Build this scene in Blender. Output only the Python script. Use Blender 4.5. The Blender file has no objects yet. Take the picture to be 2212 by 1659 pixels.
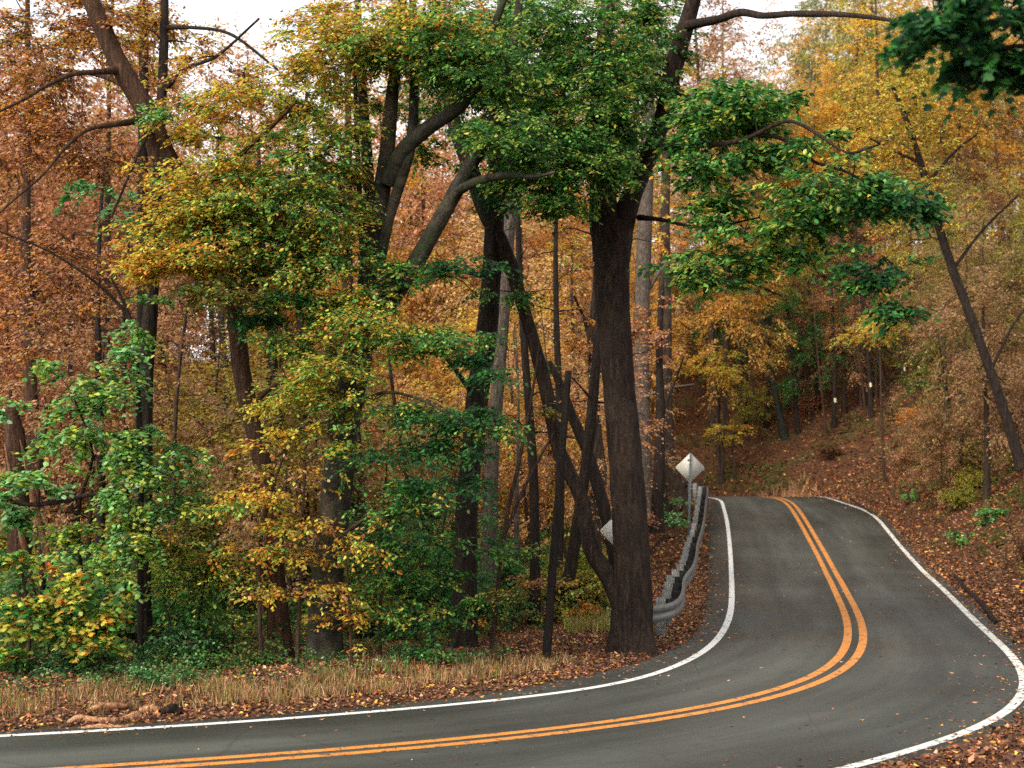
import bpy, math, random
import numpy as np
from mathutils import Vector

rng = np.random.default_rng(11)
random.seed(5)
S = bpy.context.scene
COL = S.collection

# ---------------------------------------------------------------- camera
F, HOR, CH = 3039.0, 1000.0, 3.6          # focal length and horizon row for a 2212 x 1659 frame, eye height
cam_d = bpy.data.cameras.new('camera'); cam = bpy.data.objects.new('camera', cam_d); COL.objects.link(cam)
cam.location = (0, 0, CH); cam.rotation_euler = (math.radians(90), 0, 0)
cam_d.sensor_width = 36; cam_d.lens = 36 * F / 2212; cam_d.shift_y = (HOR - 829.5) / 2212
cam_d.clip_end = 3000; cam_d.clip_start = 0.1
cam_d.dof.use_dof = True; cam_d.dof.focus_distance = 25.0; cam_d.dof.aperture_fstop = 1.3
S.camera = cam
# ---------------------------------------------------------------- light
SUN = Vector((-0.60, -0.62, 0.72)).normalized()
W = bpy.data.worlds.new('World'); S.world = W; W.use_nodes = True
nt = W.node_tree; nt.nodes.clear()
sky = nt.nodes.new('ShaderNodeTexSky'); sky.sky_type = 'NISHITA'; sky.sun_disc = False
sky.sun_elevation = math.asin(SUN.z); sky.sun_rotation = math.atan2(SUN.x, SUN.y)
sky.air_density = 1.0; sky.dust_density = 1.0
hs = nt.nodes.new('ShaderNodeHueSaturation'); hs.inputs['Saturation'].default_value = 0.12
bg = nt.nodes.new('ShaderNodeBackground'); bg.inputs['Strength'].default_value = 0.15
wo = nt.nodes.new('ShaderNodeOutputWorld')
nt.links.new(sky.outputs[0], hs.inputs['Color']); nt.links.new(hs.outputs[0], bg.inputs[0]); nt.links.new(bg.outputs[0], wo.inputs[0])
sl = bpy.data.lights.new('sun', 'SUN'); sl.energy = 1.5; sl.angle = math.radians(24); sl.color = (1.0, 0.90, 0.75)
so = bpy.data.objects.new('sun', sl); COL.objects.link(so); so.rotation_euler = SUN.to_track_quat('Z', 'Y').to_euler()
S.view_settings.view_transform = 'Standard'; S.view_settings.look = 'None'
S.view_settings.exposure = 1.28; S.view_settings.gamma = 1.0
S.render.engine = 'CYCLES'
S.cycles.max_bounces = 7; S.cycles.diffuse_bounces = 3; S.cycles.glossy_bounces = 2
S.cycles.transmission_bounces = 3; S.cycles.transparent_max_bounces = 4
S.cycles.caustics_reflective = False; S.cycles.caustics_refractive = False
S.cycles.use_denoising = False

# ---------------------------------------------------------------- small helpers
def sstep(t): t = np.clip(t, 0, 1); return t * t * (3 - 2 * t)
def pt(px, py, Y): return np.array([(px - 1106) * Y / F, Y, CH - (py - HOR) * Y / F])
def tag(o, label=None, cat=None, group=None, kind=None):
    if label: o['label'] = label
    if cat: o['category'] = cat
    if group: o['group'] = group
    if kind: o['kind'] = kind
    return o
def empty(name, loc, label, cat, group=None):
    o = bpy.data.objects.new(name, None); COL.objects.link(o); o.location = tuple(loc); o.empty_display_size = 0.3
    return tag(o, label, cat, group)
def link(name, me, mat, parent=None, loc=None):
    o = bpy.data.objects.new(name, me); COL.objects.link(o)
    if mat is not None and len(me.materials) == 0: me.materials.append(mat)
    if parent is not None: o.parent = parent
    if loc is not None: o.location = tuple(loc)
    return o

def raw_mesh(name, V, polys, colors=None, smooth=False, uv=None):
    """V (n,3); polys: list of int arrays (m,k); colors: per-vertex (n,3)."""
    me = bpy.data.meshes.new(name)
    V = np.ascontiguousarray(V, dtype=np.float32)
    me.vertices.add(len(V)); me.vertices.foreach_set('co', V.ravel())
    idx = np.concatenate([p.ravel() for p in polys]).astype(np.int32)
    cnt = np.concatenate([np.full(len(p), p.shape[1], np.int32) for p in polys])
    st = np.concatenate([[0], np.cumsum(cnt)[:-1]]).astype(np.int32)
    me.loops.add(len(idx)); me.loops.foreach_set('vertex_index', idx)
    me.polygons.add(len(cnt)); me.polygons.foreach_set('loop_start', st); me.polygons.foreach_set('loop_total', cnt)
    if smooth: me.polygons.foreach_set('use_smooth', np.ones(len(cnt), bool))
    if colors is not None:
        a = me.color_attributes.new('tint', 'FLOAT_COLOR', 'POINT')
        c = np.ones((len(V), 4), np.float32); c[:, :3] = colors
        a.data.foreach_set('color', c.ravel())
    if uv is not None:
        u = me.uv_layers.new(name='UVMap'); u.data.foreach_set('uv', np.ascontiguousarray(uv[idx], np.float32).ravel())
    me.update(calc_edges=True)
    return me

def catmull(P, n):
    """P (k,d) -> n points along a Catmull-Rom curve."""
    P = np.asarray(P, float); k = len(P)
    t = np.linspace(0, k - 1 - 1e-6, n); i = t.astype(int); f = (t - i)[:, None]
    Q = np.vstack([2 * P[0] - P[1], P, 2 * P[-1] - P[-2]])
    a, b, c, d = Q[i], Q[i + 1], Q[i + 2], Q[i + 3]
    return 0.5 * ((2 * b) + (c - a) * f + (2 * a - 5 * b + 4 * c - d) * f ** 2 + (3 * b - a - 3 * c + d) * f ** 3)
def resample(P, n):
    d = np.r_[0, np.cumsum(np.linalg.norm(np.diff(P, axis=0), axis=1))]
    t = np.linspace(0, d[-1], n)
    return np.stack([np.interp(t, d, P[:, j]) for j in range(P.shape[1])], 1)
def gsmooth(P, s, it=1):
    k = np.exp(-0.5 * (np.arange(-3 * s, 3 * s + 1) / s) ** 2); k /= k.sum(); m = 3 * s
    for _ in range(it):
        Q = np.vstack([2 * P[0] - P[m:0:-1], P, 2 * P[-1] - P[-2:-m - 2:-1]])
        P = np.stack([np.convolve(Q[:, j], k, 'valid') for j in range(P.shape[1])], 1)
    return P

class Geo:
    """collects tubes and boxes, then builds ONE mesh"""
    def __init__(s): s.V = []; s.P = {}; s.n = 0
    def add(s, V, polys):
        for p in polys: s.P.setdefault(p.shape[1], []).append(p + s.n)
        s.V.append(V); s.n += len(V)
    def tubes(s, P, Rr, sides=5, rough=0.0, cap=False):
        """P (m,n,3) paths, Rr (m,n) radii"""
        P = np.asarray(P, float); m, n, _ = P.shape; Rr = np.asarray(Rr, float)
        T = np.gradient(P, axis=1); T /= np.linalg.norm(T, axis=2, keepdims=True) + 1e-9
        ax = P[:, -1] - P[:, 0]; ax /= np.linalg.norm(ax, axis=1, keepdims=True) + 1e-9
        ref = np.where(np.abs(ax[:, 1:2]) < 0.8, np.array([[0, 1., 0]]), np.array([[1., 0, 0]]))
        B = np.cross(T, ref[:, None, :]); B /= np.linalg.norm(B, axis=2, keepdims=True) + 1e-9
        N = np.cross(B, T)
        a = np.linspace(0, 2 * math.pi, sides, endpoint=False)
        r = Rr[:, :, None] * np.ones(sides)
        if rough:
            ph = rng.uniform(0, 6.28, (m, 1, 6)); zz = np.arange(n)[None, :, None]
            w = sum(np.sin(a[None, None, :] * (2 + q) + ph[:, :, q:q + 1] + zz * (0.12 + 0.05 * q)) for q in range(6)) / 3
            r = r * (1 + rough * w + rough * 0.5 * rng.normal(size=r.shape))
        V = P[:, :, None, :] + r[..., None] * (np.cos(a)[:, None] * B[:, :, None, :] + np.sin(a)[:, None] * N[:, :, None, :])
        base = (np.arange(m) * n * sides)[:, None, None]
        i = (np.arange(n - 1) * sides)[None, :, None]; j = np.arange(sides)[None, None, :]; j2 = (j + 1) % sides
        q = np.stack([base + i + j, base + i + j2, base + i + sides + j2, base + i + sides + j], -1).reshape(-1, 4)
        polys = [q]
        if cap:
            polys.append((base[:, 0] + (n - 1) * sides + np.arange(sides)[None, :]).reshape(m, sides))
        s.add(V.reshape(-1, 3), polys)
    def box(s, c, sx, sy, sz, rz=0.0, M=None):
        u = np.array([[x, y, z] for z in (-.5, .5) for y in (-.5, .5) for x in (-.5, .5)]) * [sx, sy, sz]
        if M is not None: u = u @ np.asarray(M).T
        cr, sr = math.cos(rz), math.sin(rz)
        u = u @ np.array([[cr, -sr, 0], [sr, cr, 0], [0, 0, 1]]).T + np.asarray(c)
        s.add(u, [np.array([[0, 2, 3, 1], [4, 5, 7, 6], [0, 1, 5, 4], [2, 6, 7, 3], [0, 4, 6, 2], [1, 3, 7, 5]])])
    def mesh(s, name, smooth=False):
        return raw_mesh(name, np.vstack(s.V), [np.vstack(v) for v in s.P.values()], smooth=smooth)

# ---------------------------------------------------------------- materials
MATS = {}
def nmat(name):
    m = bpy.data.materials.new(name); m.use_nodes = True; t = m.node_tree; t.nodes.clear()
    out = t.nodes.new('ShaderNodeOutputMaterial'); b = t.nodes.new('ShaderNodeBsdfPrincipled')
    t.links.new(b.outputs[0], out.inputs[0]); MATS[name] = m
    return m, t, b, out
def noise(t, co, scale, detail=4, rough=0.6, sc=(1, 1, 1)):
    mp = t.nodes.new('ShaderNodeMapping'); mp.inputs['Scale'].default_value = sc
    n = t.nodes.new('ShaderNodeTexNoise'); n.inputs['Scale'].default_value = scale
    n.inputs['Detail'].default_value = detail; n.inputs['Roughness'].default_value = rough
    t.links.new(co, mp.inputs[0]); t.links.new(mp.outputs[0], n.inputs['Vector'])
    return n.outputs['Fac']
def ramp(t, fac, stops):
    r = t.nodes.new('ShaderNodeValToRGB'); e = r.color_ramp.elements
    while len(e) < len(stops): e.new(0.5)
    for i, (p, c) in enumerate(stops): e[i].position = p; e[i].color = (*c, 1)
    t.links.new(fac, r.inputs[0]); return r.outputs[0]
def mixc(t, fac, a, b, mode='MIX'):
    m = t.nodes.new('ShaderNodeMix'); m.data_type = 'RGBA'; m.blend_type = mode
    if isinstance(fac, float): m.inputs[0].default_value = fac
    else: t.links.new(fac, m.inputs[0])
    for s, v in ((6, a), (7, b)):
        if isinstance(v, tuple): m.inputs[s].default_value = (*v, 1)
        else: t.links.new(v, m.inputs[s])
    return m.outputs[2]
def bump(t, b, h, dist, strength=0.6):
    n = t.nodes.new('ShaderNodeBump'); n.inputs['Distance'].default_value = dist; n.inputs['Strength'].default_value = strength
    t.links.new(h, n.inputs['Height']); t.links.new(n.outputs[0], b.inputs['Normal'])
def obj_co(t): return t.nodes.new('ShaderNodeTexCoord').outputs['Object']

def bark(name, dark, mid, light, patch=None, zs=0.16, scale=14, moss=0.0):
    m, t, b, o = nmat(name); co = obj_co(t)
    n1 = noise(t, co, scale, 6, 0.7, (1, 1, zs)); n2 = noise(t, co, 1.3, 3, 0.6)
    c = ramp(t, n1, [(0.3, dark), (0.52, mid), (0.75, light)])
    if patch: c = mixc(t, ramp(t, n2, [(0.5, (0, 0, 0)), (0.62, (1, 1, 1))]), c, mixc(t, 0.65, c, patch))
    n4 = noise(t, co, 42, 4, 0.8)
    c = mixc(t, 0.8, c, mixc(t, 1.0, c, ramp(t, n4, [(0.38, (.35, .35, .35)), (0.52, (1, 1, 1)), (0.66, (2.1, 2.0, 1.9))]), 'MULTIPLY'))
    if moss:
        n3 = noise(t, co, 3.0, 5, 0.7)
        c = mixc(t, ramp(t, n3, [(0.55 - moss * .2, (0, 0, 0)), (0.68, (1, 1, 1))]), c, (0.035, 0.05, 0.018))
    t.links.new(c, b.inputs['Base Color']); b.inputs['Roughness'].default_value = 0.92
    b.inputs['Specular IOR Level'].default_value = 0.2
    bump(t, b, n1, 0.09, 1.0); return m
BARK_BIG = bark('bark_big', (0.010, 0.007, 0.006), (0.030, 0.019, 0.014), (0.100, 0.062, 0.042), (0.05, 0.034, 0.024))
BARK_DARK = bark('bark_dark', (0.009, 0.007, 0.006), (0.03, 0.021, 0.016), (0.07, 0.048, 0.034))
BARK_BROWN = bark('bark_brown', (0.02, 0.011, 0.008), (0.075, 0.038, 0.022), (0.17, 0.09, 0.05), None, 0.12, 16)
BARK_BEECH = bark('bark_beech', (0.014, 0.012, 0.010), (0.045, 0.038, 0.030), (0.10, 0.09, 0.072), (0.12, 0.09, 0.06), 0.6, 6, 0.4)
BARK_GREY = bark('bark_grey', (0.04, 0.03, 0.025), (0.12, 0.095, 0.075), (0.24, 0.19, 0.15), None, 0.25, 18)
BARK_MOSS = bark('bark_moss', (0.012, 0.012, 0.010), (0.028, 0.028, 0.022), (0.08, 0.08, 0.065), None, 0.3, 14, 0.3)
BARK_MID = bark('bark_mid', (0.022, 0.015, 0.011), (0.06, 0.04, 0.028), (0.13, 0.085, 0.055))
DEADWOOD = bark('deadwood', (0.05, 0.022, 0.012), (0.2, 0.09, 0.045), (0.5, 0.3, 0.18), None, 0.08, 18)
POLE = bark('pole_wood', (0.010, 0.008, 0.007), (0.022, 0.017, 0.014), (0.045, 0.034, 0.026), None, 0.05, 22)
TWIG = bark('twig', (0.03, 0.018, 0.013), (0.07, 0.042, 0.03), (0.13, 0.08, 0.055))

def leafmat(name, transl=0.5, rough=0.5):
    m, t, b, o = nmat(name)
    at = t.nodes.new('ShaderNodeAttribute'); at.attribute_name = 'tint'
    oi = t.nodes.new('ShaderNodeObjectInfo')
    c = mixc(t, 1.0, at.outputs['Color'], oi.outputs['Color'], 'MULTIPLY')
    t.links.new(c, b.inputs['Base Color']); b.inputs['Roughness'].default_value = rough
    b.inputs['Specular IOR Level'].default_value = 0.35
    tr = t.nodes.new('ShaderNodeBsdfTranslucent'); t.links.new(c, tr.inputs[0])
    mx = t.nodes.new('ShaderNodeMixShader'); mx.inputs[0].default_value = transl
    t.links.new(b.outputs[0], mx.inputs[1]); t.links.new(tr.outputs[0], mx.inputs[2]); t.links.new(mx.outputs[0], o.inputs[0])
    return m
LEAF = leafmat('leaf'); LITTER = leafmat('litter_leaf', 0.1, 0.8); GRASSM = leafmat('grass_blade', 0.25, 0.6)

# ---------------------------------------------------------------- leaves
OUTL = {
 'kite': [(0, 0), (.45, .30), (1, 0), (.45, -.30)],
 'ovate': [(0, 0), (.22, .24), (.55, .27), (1, 0), (.55, -.27), (.22, -.24)],
 'heart': [(0.08, 0), (-.05, .22), (.15, .44), (.5, .40), (1, 0), (.5, -.40), (.15, -.44), (-.05, -.22)],
 'maple': [(0, 0), (.02, .20), (-.02, .48), (.24, .34), (.38, .62), (.56, .26), (.72, .30), (1.05, 0), (.72, -.30), (.56, -.26), (.38, -.62), (.24, -.34), (-.02, -.48), (.02, -.20)],
}
PAL = {
 'g':  (0.055, 0.200, 0.040), 'dg': (0.022, 0.095, 0.034), 'lg': (0.20, 0.42, 0.08), 'vg': (0.26, 0.50, 0.20),
 'yg': (0.50, 0.54, 0.09), 'y':  (0.82, 0.54, 0.07), 'o':  (0.78, 0.31, 0.045), 's': (0.66, 0.31, 0.16),
 'r':  (0.38, 0.10, 0.035), 'b':  (0.19, 0.080, 0.038), 'db': (0.085, 0.038, 0.022), 't': (0.46, 0.29, 0.15), 'ol': (0.22, 0.20, 0.045),
}
def pick_cols(M, mix, per_idx, spread=0.8):
    ks = list(mix); w = np.array([mix[k] for k in ks], float); C = np.array([PAL[k] for k in ks])
    Wt = w[None, :] * np.exp(spread * rng.normal(size=(M, len(ks)))); Wt /= Wt.sum(1, keepdims=True)
    cum = np.cumsum(Wt, 1)[per_idx]; u = rng.random(len(per_idx))[:, None]
    k = np.minimum((u > cum).sum(1), len(ks) - 1)
    c = C[k] * np.exp(0.32 * rng.normal(size=(len(k), 1))) * np.exp(0.10 * rng.normal(size=(len(k), 3)))
    return np.clip(c, 0, 0.85)
def leaf_mesh(name, C, T, N, Sz, col, shape='kite', droop=0.12):
    C = np.asarray(C); T = T / (np.linalg.norm(T, axis=1, keepdims=True) + 1e-9)
    B = np.cross(N, T); B /= np.linalg.norm(B, axis=1, keepdims=True) + 1e-9; N = np.cross(T, B)
    o = np.array(OUTL[shape]); k = len(o); n = len(C); Sz = np.asarray(Sz)[:, None, None]
    V = C[:, None, :] + Sz * (o[None, :, :1] * T[:, None, :] + o[None, :, 1:] * B[:, None, :]
        - (np.abs(o[None, :, 1:]) * 0.45 * rng.uniform(.3, 1.6, (n, 1, 1)) + droop * o[None, :, :1] ** 2) * N[:, None, :])
    f = np.array([[0, i, i + 1] for i in range(1, k - 1)])
    P = (np.arange(n)[:, None, None] * k + f[None]).reshape(-1, 3)
    return raw_mesh(name, V.reshape(-1, 3), [P], colors=np.repeat(col, k, axis=0))

class Leaves:
    def __init__(s): s.d = []
    def add(s, *a): s.d.append(a)
    def n(s): return sum(len(a[0]) for a in s.d)
    def mesh(s, name, shape='kite'):
        z = [np.concatenate([a[i] for a in s.d]) for i in range(5)]
        return leaf_mesh(name, *z, shape=shape)

def sprays(L, G, C, out, Rs, mix, twigs=4, per=8, leaf=0.085, flat=0.30, twig_r=0.004, spread=0.8, hang=0.15, tilt=0.35):
    """leafy sprays centred on C (M,3) pointing outwards; L collects leaves, G (or None) the twigs"""
    M = len(C); out = out.copy(); out[:, 2] *= 0.35; out /= np.linalg.norm(out, axis=1, keepdims=True) + 1e-9
    Rs = np.broadcast_to(np.asarray(Rs, float), (M,))
    up = np.array([0, 0, 1.]); sd = np.cross(up, out); sd /= np.linalg.norm(sd, axis=1, keepdims=True) + 1e-9
    a = rng.uniform(-1.25, 1.25, (M, twigs)); el = rng.normal(0, flat, (M, twigs))
    D = np.cos(a)[..., None] * out[:, None, :] + np.sin(a)[..., None] * sd[:, None, :] + el[..., None] * up
    D /= np.linalg.norm(D, axis=2, keepdims=True)
    Lt = Rs[:, None] * rng.uniform(0.7, 1.5, (M, twigs))
    S0 = (C - out * Rs[:, None] * 0.5)[:, None, :] + rng.normal(0, 0.06, (M, twigs, 3)) * Rs[:, None, None]
    t = (np.arange(per) + 0.6) / per
    P = S0[:, :, None, :] + D[:, :, None, :] * (Lt[..., None, None] * t[None, None, :, None])
    P[..., 2] -= hang * Lt[..., None] * t ** 2 * 1.6
    if G is not None:
        tt = np.array([0, .35, .7, 1.0]); Q = S0[:, :, None, :] + D[:, :, None, :] * (Lt[..., None, None] * tt[None, None, :, None])
        Q[..., 2] -= hang * Lt[..., None] * tt ** 2 * 1.6
        G.tubes(Q.reshape(-1, 4, 3), np.tile(np.array([1.5, 1.1, .8, .5]) * twig_r, (M * twigs, 1)), 3)
    side = np.where(np.arange(per) % 2 == 0, 1.0, -1.0) * rng.uniform(.4, 1.2, (M, twigs, per))
    D3 = np.broadcast_to(D[:, :, None, :], P.shape); Sd = np.cross(np.broadcast_to(up, P.shape), D3)
    T = D3 * np.cos(side)[..., None] + Sd * np.sin(side)[..., None]
    T = T + up * rng.normal(-tilt, 0.25, P.shape[:3])[..., None]
    N = up + rng.normal(0, 0.35, P.shape) - D3 * 0.1
    n = M * twigs * per; P = P.reshape(-1, 3) + rng.normal(0, 0.02, (n, 3))
    idx = np.repeat(np.arange(M), twigs * per)
    sz = leaf * rng.uniform(0.65, 1.25, n)
    L.add(P, T.reshape(-1, 3), N.reshape(-1, 3), sz, pick_cols(M, mix, idx, spread))

def connect(G, nodes, radii, targets, rmax=0.09, k=0.009, up=0.12, sides=5, rmin=0.006, wig=0.05):
    """branches that grow from existing nodes to every target, nearest first"""
    nodes = [np.asarray(p, float) for p in nodes]; radii = list(radii)
    NA = np.array(nodes); targets = np.asarray(targets)
    d0 = np.min(np.linalg.norm(targets[:, None, :] - NA[None], axis=2), axis=1)
    paths, rads = [], []; NR = np.array(radii)
    for i in np.argsort(d0):
        T = targets[i]; v = T - NA; d = np.linalg.norm(v, axis=1)
        cost = d + 0.9 * np.maximum(0, -v[:, 2]) * 0.5 + np.where(NR < 0.008, 0.15, 0)
        j = int(np.argmin(cost)); p0 = NA[j]; L = d[j]
        if L < 0.05: continue
        r0 = min(NR[j] * 0.75, rmin + k * L * 1.6, rmax); r0 = max(r0, rmin)
        mid = (p0 + T) / 2 + np.array([0, 0, up * L]) + rng.normal(0, wig * L, 3)
        t = np.linspace(0, 1, 6)[:, None]
        Q = (1 - t) ** 2 * p0 + 2 * t * (1 - t) * mid + t ** 2 * T
        Q[1:-1] += rng.normal(0, 0.018 * L, (4, 3))
        rr = np.linspace(r0, rmin * 0.8, 6)
        paths.append(Q); rads.append(rr)
        NA = np.vstack([NA, Q[1:]]); NR = np.concatenate([NR, rr[1:]])
    if paths: G.tubes(np.array(paths), np.array(rads), sides)

# ---------------------------------------------------------------- the road's plan, worked out on the ground
def zb(y):
    y = np.asarray(y, float)
    return 1.85 * sstep((y - 44) / 28.0) - 0.04 * np.clip(y - 73, 0, 14)
def on_road(px, py):
    """ground point seen at (px,py) on the road surface"""
    Y = np.linspace(8, 73.5, 6000); e = CH - (py - HOR) * Y / F - zb(Y)
    i = int(np.argmin(np.abs(e))); Y = Y[i]
    return [(px - 1106) * Y / F, Y]
def plan(pix, before=(), after=(), n=520, s=5):
    P = [list(b) for b in before] + [on_road(*p) for p in pix] + [list(a) for a in after]
    P = resample(catmull(P, 1500), n)
    return gsmooth(P, s)
WHITE_IN = plan([(0,1591),(280,1577),(553,1559),(800,1540),(1000,1522),(1300,1490),(1380,1473),(1450,1447),(1520,1412),(1558,1373),(1577,1330),(1581,1280),(1578,1200),(1571,1130),(1562,1096),(1548,1077)],
                before=[(-60,5),(-30,12.3),(-14,16.4)], after=[(8.6,75.2),(4.5,77),(-4,79),(-30,82)])
Y_IN = plan([(166,1661),(332,1650),(774,1622),(1100,1590),(1438,1552),(1648,1513),(1753,1481),(1805,1449),(1830,1421),(1840,1393),(1834,1337),(1809,1292),(1774,1218),(1742,1159),(1711,1106),(1683,1078)],
            before=[(-60,0),(-30,8.8),(-14,13.7)], after=[(12.4,76.2),(10.0,78),(5,79.8),(-4,81.8),(-30,84.8)])
Y_OUT = plan([(166,1669),(332,1658),(774,1635),(1100,1602),(1438,1562),(1613,1535),(1718,1510),(1788,1484),(1823,1465),(1850,1440),(1863,1416),(1866,1390),(1858,1340),(1840,1300),(1805,1229),(1763,1159),(1728,1103),(1699,1078)],
            before=[(-60,-.3),(-30,8.5),(-14,13.4)], after=[(12.9,76.6),(10.3,78.5),(5,80.3),(-4,82.3),(-30,85.3)])
WHITE_OUT = plan([(1840,1659),(1928,1635),(2033,1607),(2122,1576),(2178,1549),(2212,1518),(2222,1480),(2212,1447),(2170,1400),(2105,1341),(2035,1271),(1986,1225),(1930,1162),(1888,1113),(1858,1097),(1825,1089)],
            before=[(-60,-3),(-30,5),(-14,9.6),(-6,11.9),(-1,13.3),(1.8,14.7),(3.2,15.85)], after=[(15.8,77),(13.5,80),(9,82.3),(4,83.6),(-5,85.6),(-30,88.4)])
EDGE_IN = plan([(0,1580),(280,1566),(553,1549),(800,1529),(1000,1509),(1200,1477),(1330,1449),(1440,1413),(1495,1380),(1518,1338),(1527,1280),(1530,1200),(1530,1130),(1528,1095),(1524,1077)],
            before=[(-60,5.6),(-30,12.9),(-14,17.0)], after=[(8.2,74.3),(4.4,75.9),(-4,78),(-30,81)])
def offset(P, d):
    T = np.gradient(P, axis=0); T /= np.linalg.norm(T, axis=1, keepdims=True)
    return P + d * np.stack([T[:, 1], -T[:, 0]], 1)
EDGE_OUT = gsmooth(offset(WHITE_OUT, 0.38), 5)

def seg_dist(x, y, L):
    out = np.empty(len(x)); A = L[:-1]; Bv = L[1:] - A; bb = (Bv ** 2).sum(1)
    for s in range(0, len(x), 20000):
        px = np.stack([x[s:s + 20000], y[s:s + 20000]], 1)[:, None, :] - A[None]
        t = np.clip((px * Bv[None]).sum(2) / bb, 0, 1)
        out[s:s + 20000] = np.sqrt(((px - t[..., None] * Bv[None]) ** 2).sum(2).min(1))
    return out
def inside(x, y, poly):
    c = np.zeros(len(x), bool); n = len(poly)
    for i in range(n):
        x1, y1 = poly[i]; x2, y2 = poly[(i + 1) % n]
        if y1 == y2: continue
        k = ((y1 > y) != (y2 > y)); c ^= k & (x < (x2 - x1) * (y - y1) / (y2 - y1) + x1)
    return c
EI = resample(EDGE_IN, 110); EO = resample(EDGE_OUT, 130)
POLY_IN = np.vstack([[(-2000, 9)], EI, [(-2000, 81)]]); POLY_OUT = np.vstack([[(-2000, 4)], EO, [(-2000, 88)]])
def wob(x, y):
    return (np.sin(x * .31 + y * .17) + np.sin(x * .13 - y * .29 + 2) + .5 * np.sin(x * .83 + y * .61 + 1) + .35 * np.sin(x * 1.7 - y * 1.3) + .2 * np.sin(x * 3.1 + y * 2.7)) / 3
def height_raw(x, y):
    x = np.asarray(x, float).ravel(); y = np.asarray(y, float).ravel()
    di, do = seg_dist(x, y, EI), seg_dist(x, y, EO)
    ii, io = inside(x, y, POLY_IN), inside(x, y, POLY_OUT)
    z = zb(y); w = wob(x, y)
    road = io & ~ii
    zr = z - 0.10 * np.clip(np.minimum(di, do) / 0.4, 0, 1)
    zi = z + 0.30 * w * np.clip(di / 5, 0, 1) + 0.02 * np.clip(di / .5, 0, 1)
    sf = 0.19 + 0.26 * sstep((x + 22) / 46.0)
    s = 0.12 + (sf - 0.12) * sstep((y - 15) / 13.0)
    e = np.maximum(do - 0.7, 0)
    rise = s * (np.minimum(e, 22) + 0.45 * np.maximum(e - 22, 0)) * 1.25
    rise = 46 * np.tanh(rise / 46)
    zo = z + rise + (0.55 * w) * np.clip((do - .8) / 6, 0, 1) * sstep((y - 14) / 10) - 0.12 * np.exp(-((do - .9) / .4) ** 2)
    h = np.where(road, zr, np.where(ii, zi, zo))
    return h, di, do, ii, road
GX = np.arange(-45, 75.01, 0.3); GY = np.arange(-8, 130.01, 0.3)
_x, _y = np.meshgrid(GX, GY); _h, _di, _do, _ii, _rd = height_raw(_x, _y)
HG = _h.reshape(_x.shape)
DI = _di.reshape(_x.shape); DO = _do.reshape(_x.shape); II = _ii.reshape(_x.shape); RD = _rd.reshape(_x.shape)
def bil(A, x, y):
    fx = np.clip((x - GX[0]) / 0.3, 0, len(GX) - 1.001); fy = np.clip((y - GY[0]) / 0.3, 0, len(GY) - 1.001)
    i = fx.astype(int); j = fy.astype(int); a = fx - i; b = fy - j
    return A[j, i] * (1 - a) * (1 - b) + A[j, i + 1] * a * (1 - b) + A[j + 1, i] * (1 - a) * b + A[j + 1, i + 1] * a * b
def gz(x, y):
    x = np.atleast_1d(np.asarray(x, float)); y = np.atleast_1d(np.asarray(y, float))
    z = bil(HG, x, y); m = (x < GX[0]) | (x > GX[-1]) | (y < GY[0]) | (y > GY[-1])
    if m.any(): z[m] = height_raw(x[m], y[m])[0]
    return z
def near(A, x, y):
    i = np.clip(np.round((x - GX[0]) / 0.3).astype(int), 0, len(GX) - 1); j = np.clip(np.round((y - GY[0]) / 0.3).astype(int), 0, len(GY) - 1)
    return A[j, i]
def hit(px, py, y0=12.0):
    """where the line of sight through (px,py) meets the ground"""
    Y = np.arange(y0, 260, 0.2); X = (px - 1106) * Y / F; Z = CH - (py - HOR) * Y / F
    k = np.nonzero(gz(X, Y) >= Z)[0]
    i = k[0] if len(k) else len(Y) - 1
    return np.array([X[i], Y[i], gz(X[i], Y[i])[0]])

# ground sheet
gxs = np.concatenate([np.linspace(-900, -50, 18), GX[::1], np.linspace(80, 900, 18)])
gys = np.concatenate([np.linspace(-300, -12, 8), GY[::1], np.linspace(135, 1200, 24)])
gx, gy = np.meshgrid(gxs, gys); gzv = gz(gx.ravel(), gy.ravel())
nx, ny = len(gxs), len(gys); i = (np.arange(ny - 1)[:, None] * nx + np.arange(nx - 1)[None]).ravel()
ground_me = raw_mesh('ground', np.stack([gx.ravel(), gy.ravel(), gzv], 1), [np.stack([i, i + 1, i + nx + 1, i + nx], 1)], smooth=True)
m, t, b, o = nmat('forest_floor'); co = obj_co(t)
n1 = noise(t, co, 9, 8, 0.75); n2 = noise(t, co, 0.35, 4, 0.6)
c = ramp(t, n1, [(0.3, (0.022, 0.012, 0.008)), (0.48, (0.075, 0.034, 0.018)), (0.6, (0.16, 0.070, 0.032)), (0.72, (0.27, 0.13, 0.06))])
c = mixc(t, ramp(t, n2, [(0.5, (0, 0, 0)), (0.62, (.6, .6, .6))]), c, mixc(t, n1, (0.02, 0.025, 0.01), (0.09, 0.10, 0.03)))
t.links.new(c, b.inputs['Base Color']); b.inputs['Roughness'].default_value = 0.95; b.inputs['Specular IOR Level'].default_value = 0.1
bump(t, b, n1, 0.08, 0.8)
tag(link('ground', ground_me, m), kind='structure', label='brown leaf covered forest floor rising as a bank beyond the road')

# road sheet
NL, NC = 420, 18
ei, eo = resample(EDGE_IN, NL), resample(EDGE_OUT, NL)
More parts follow.
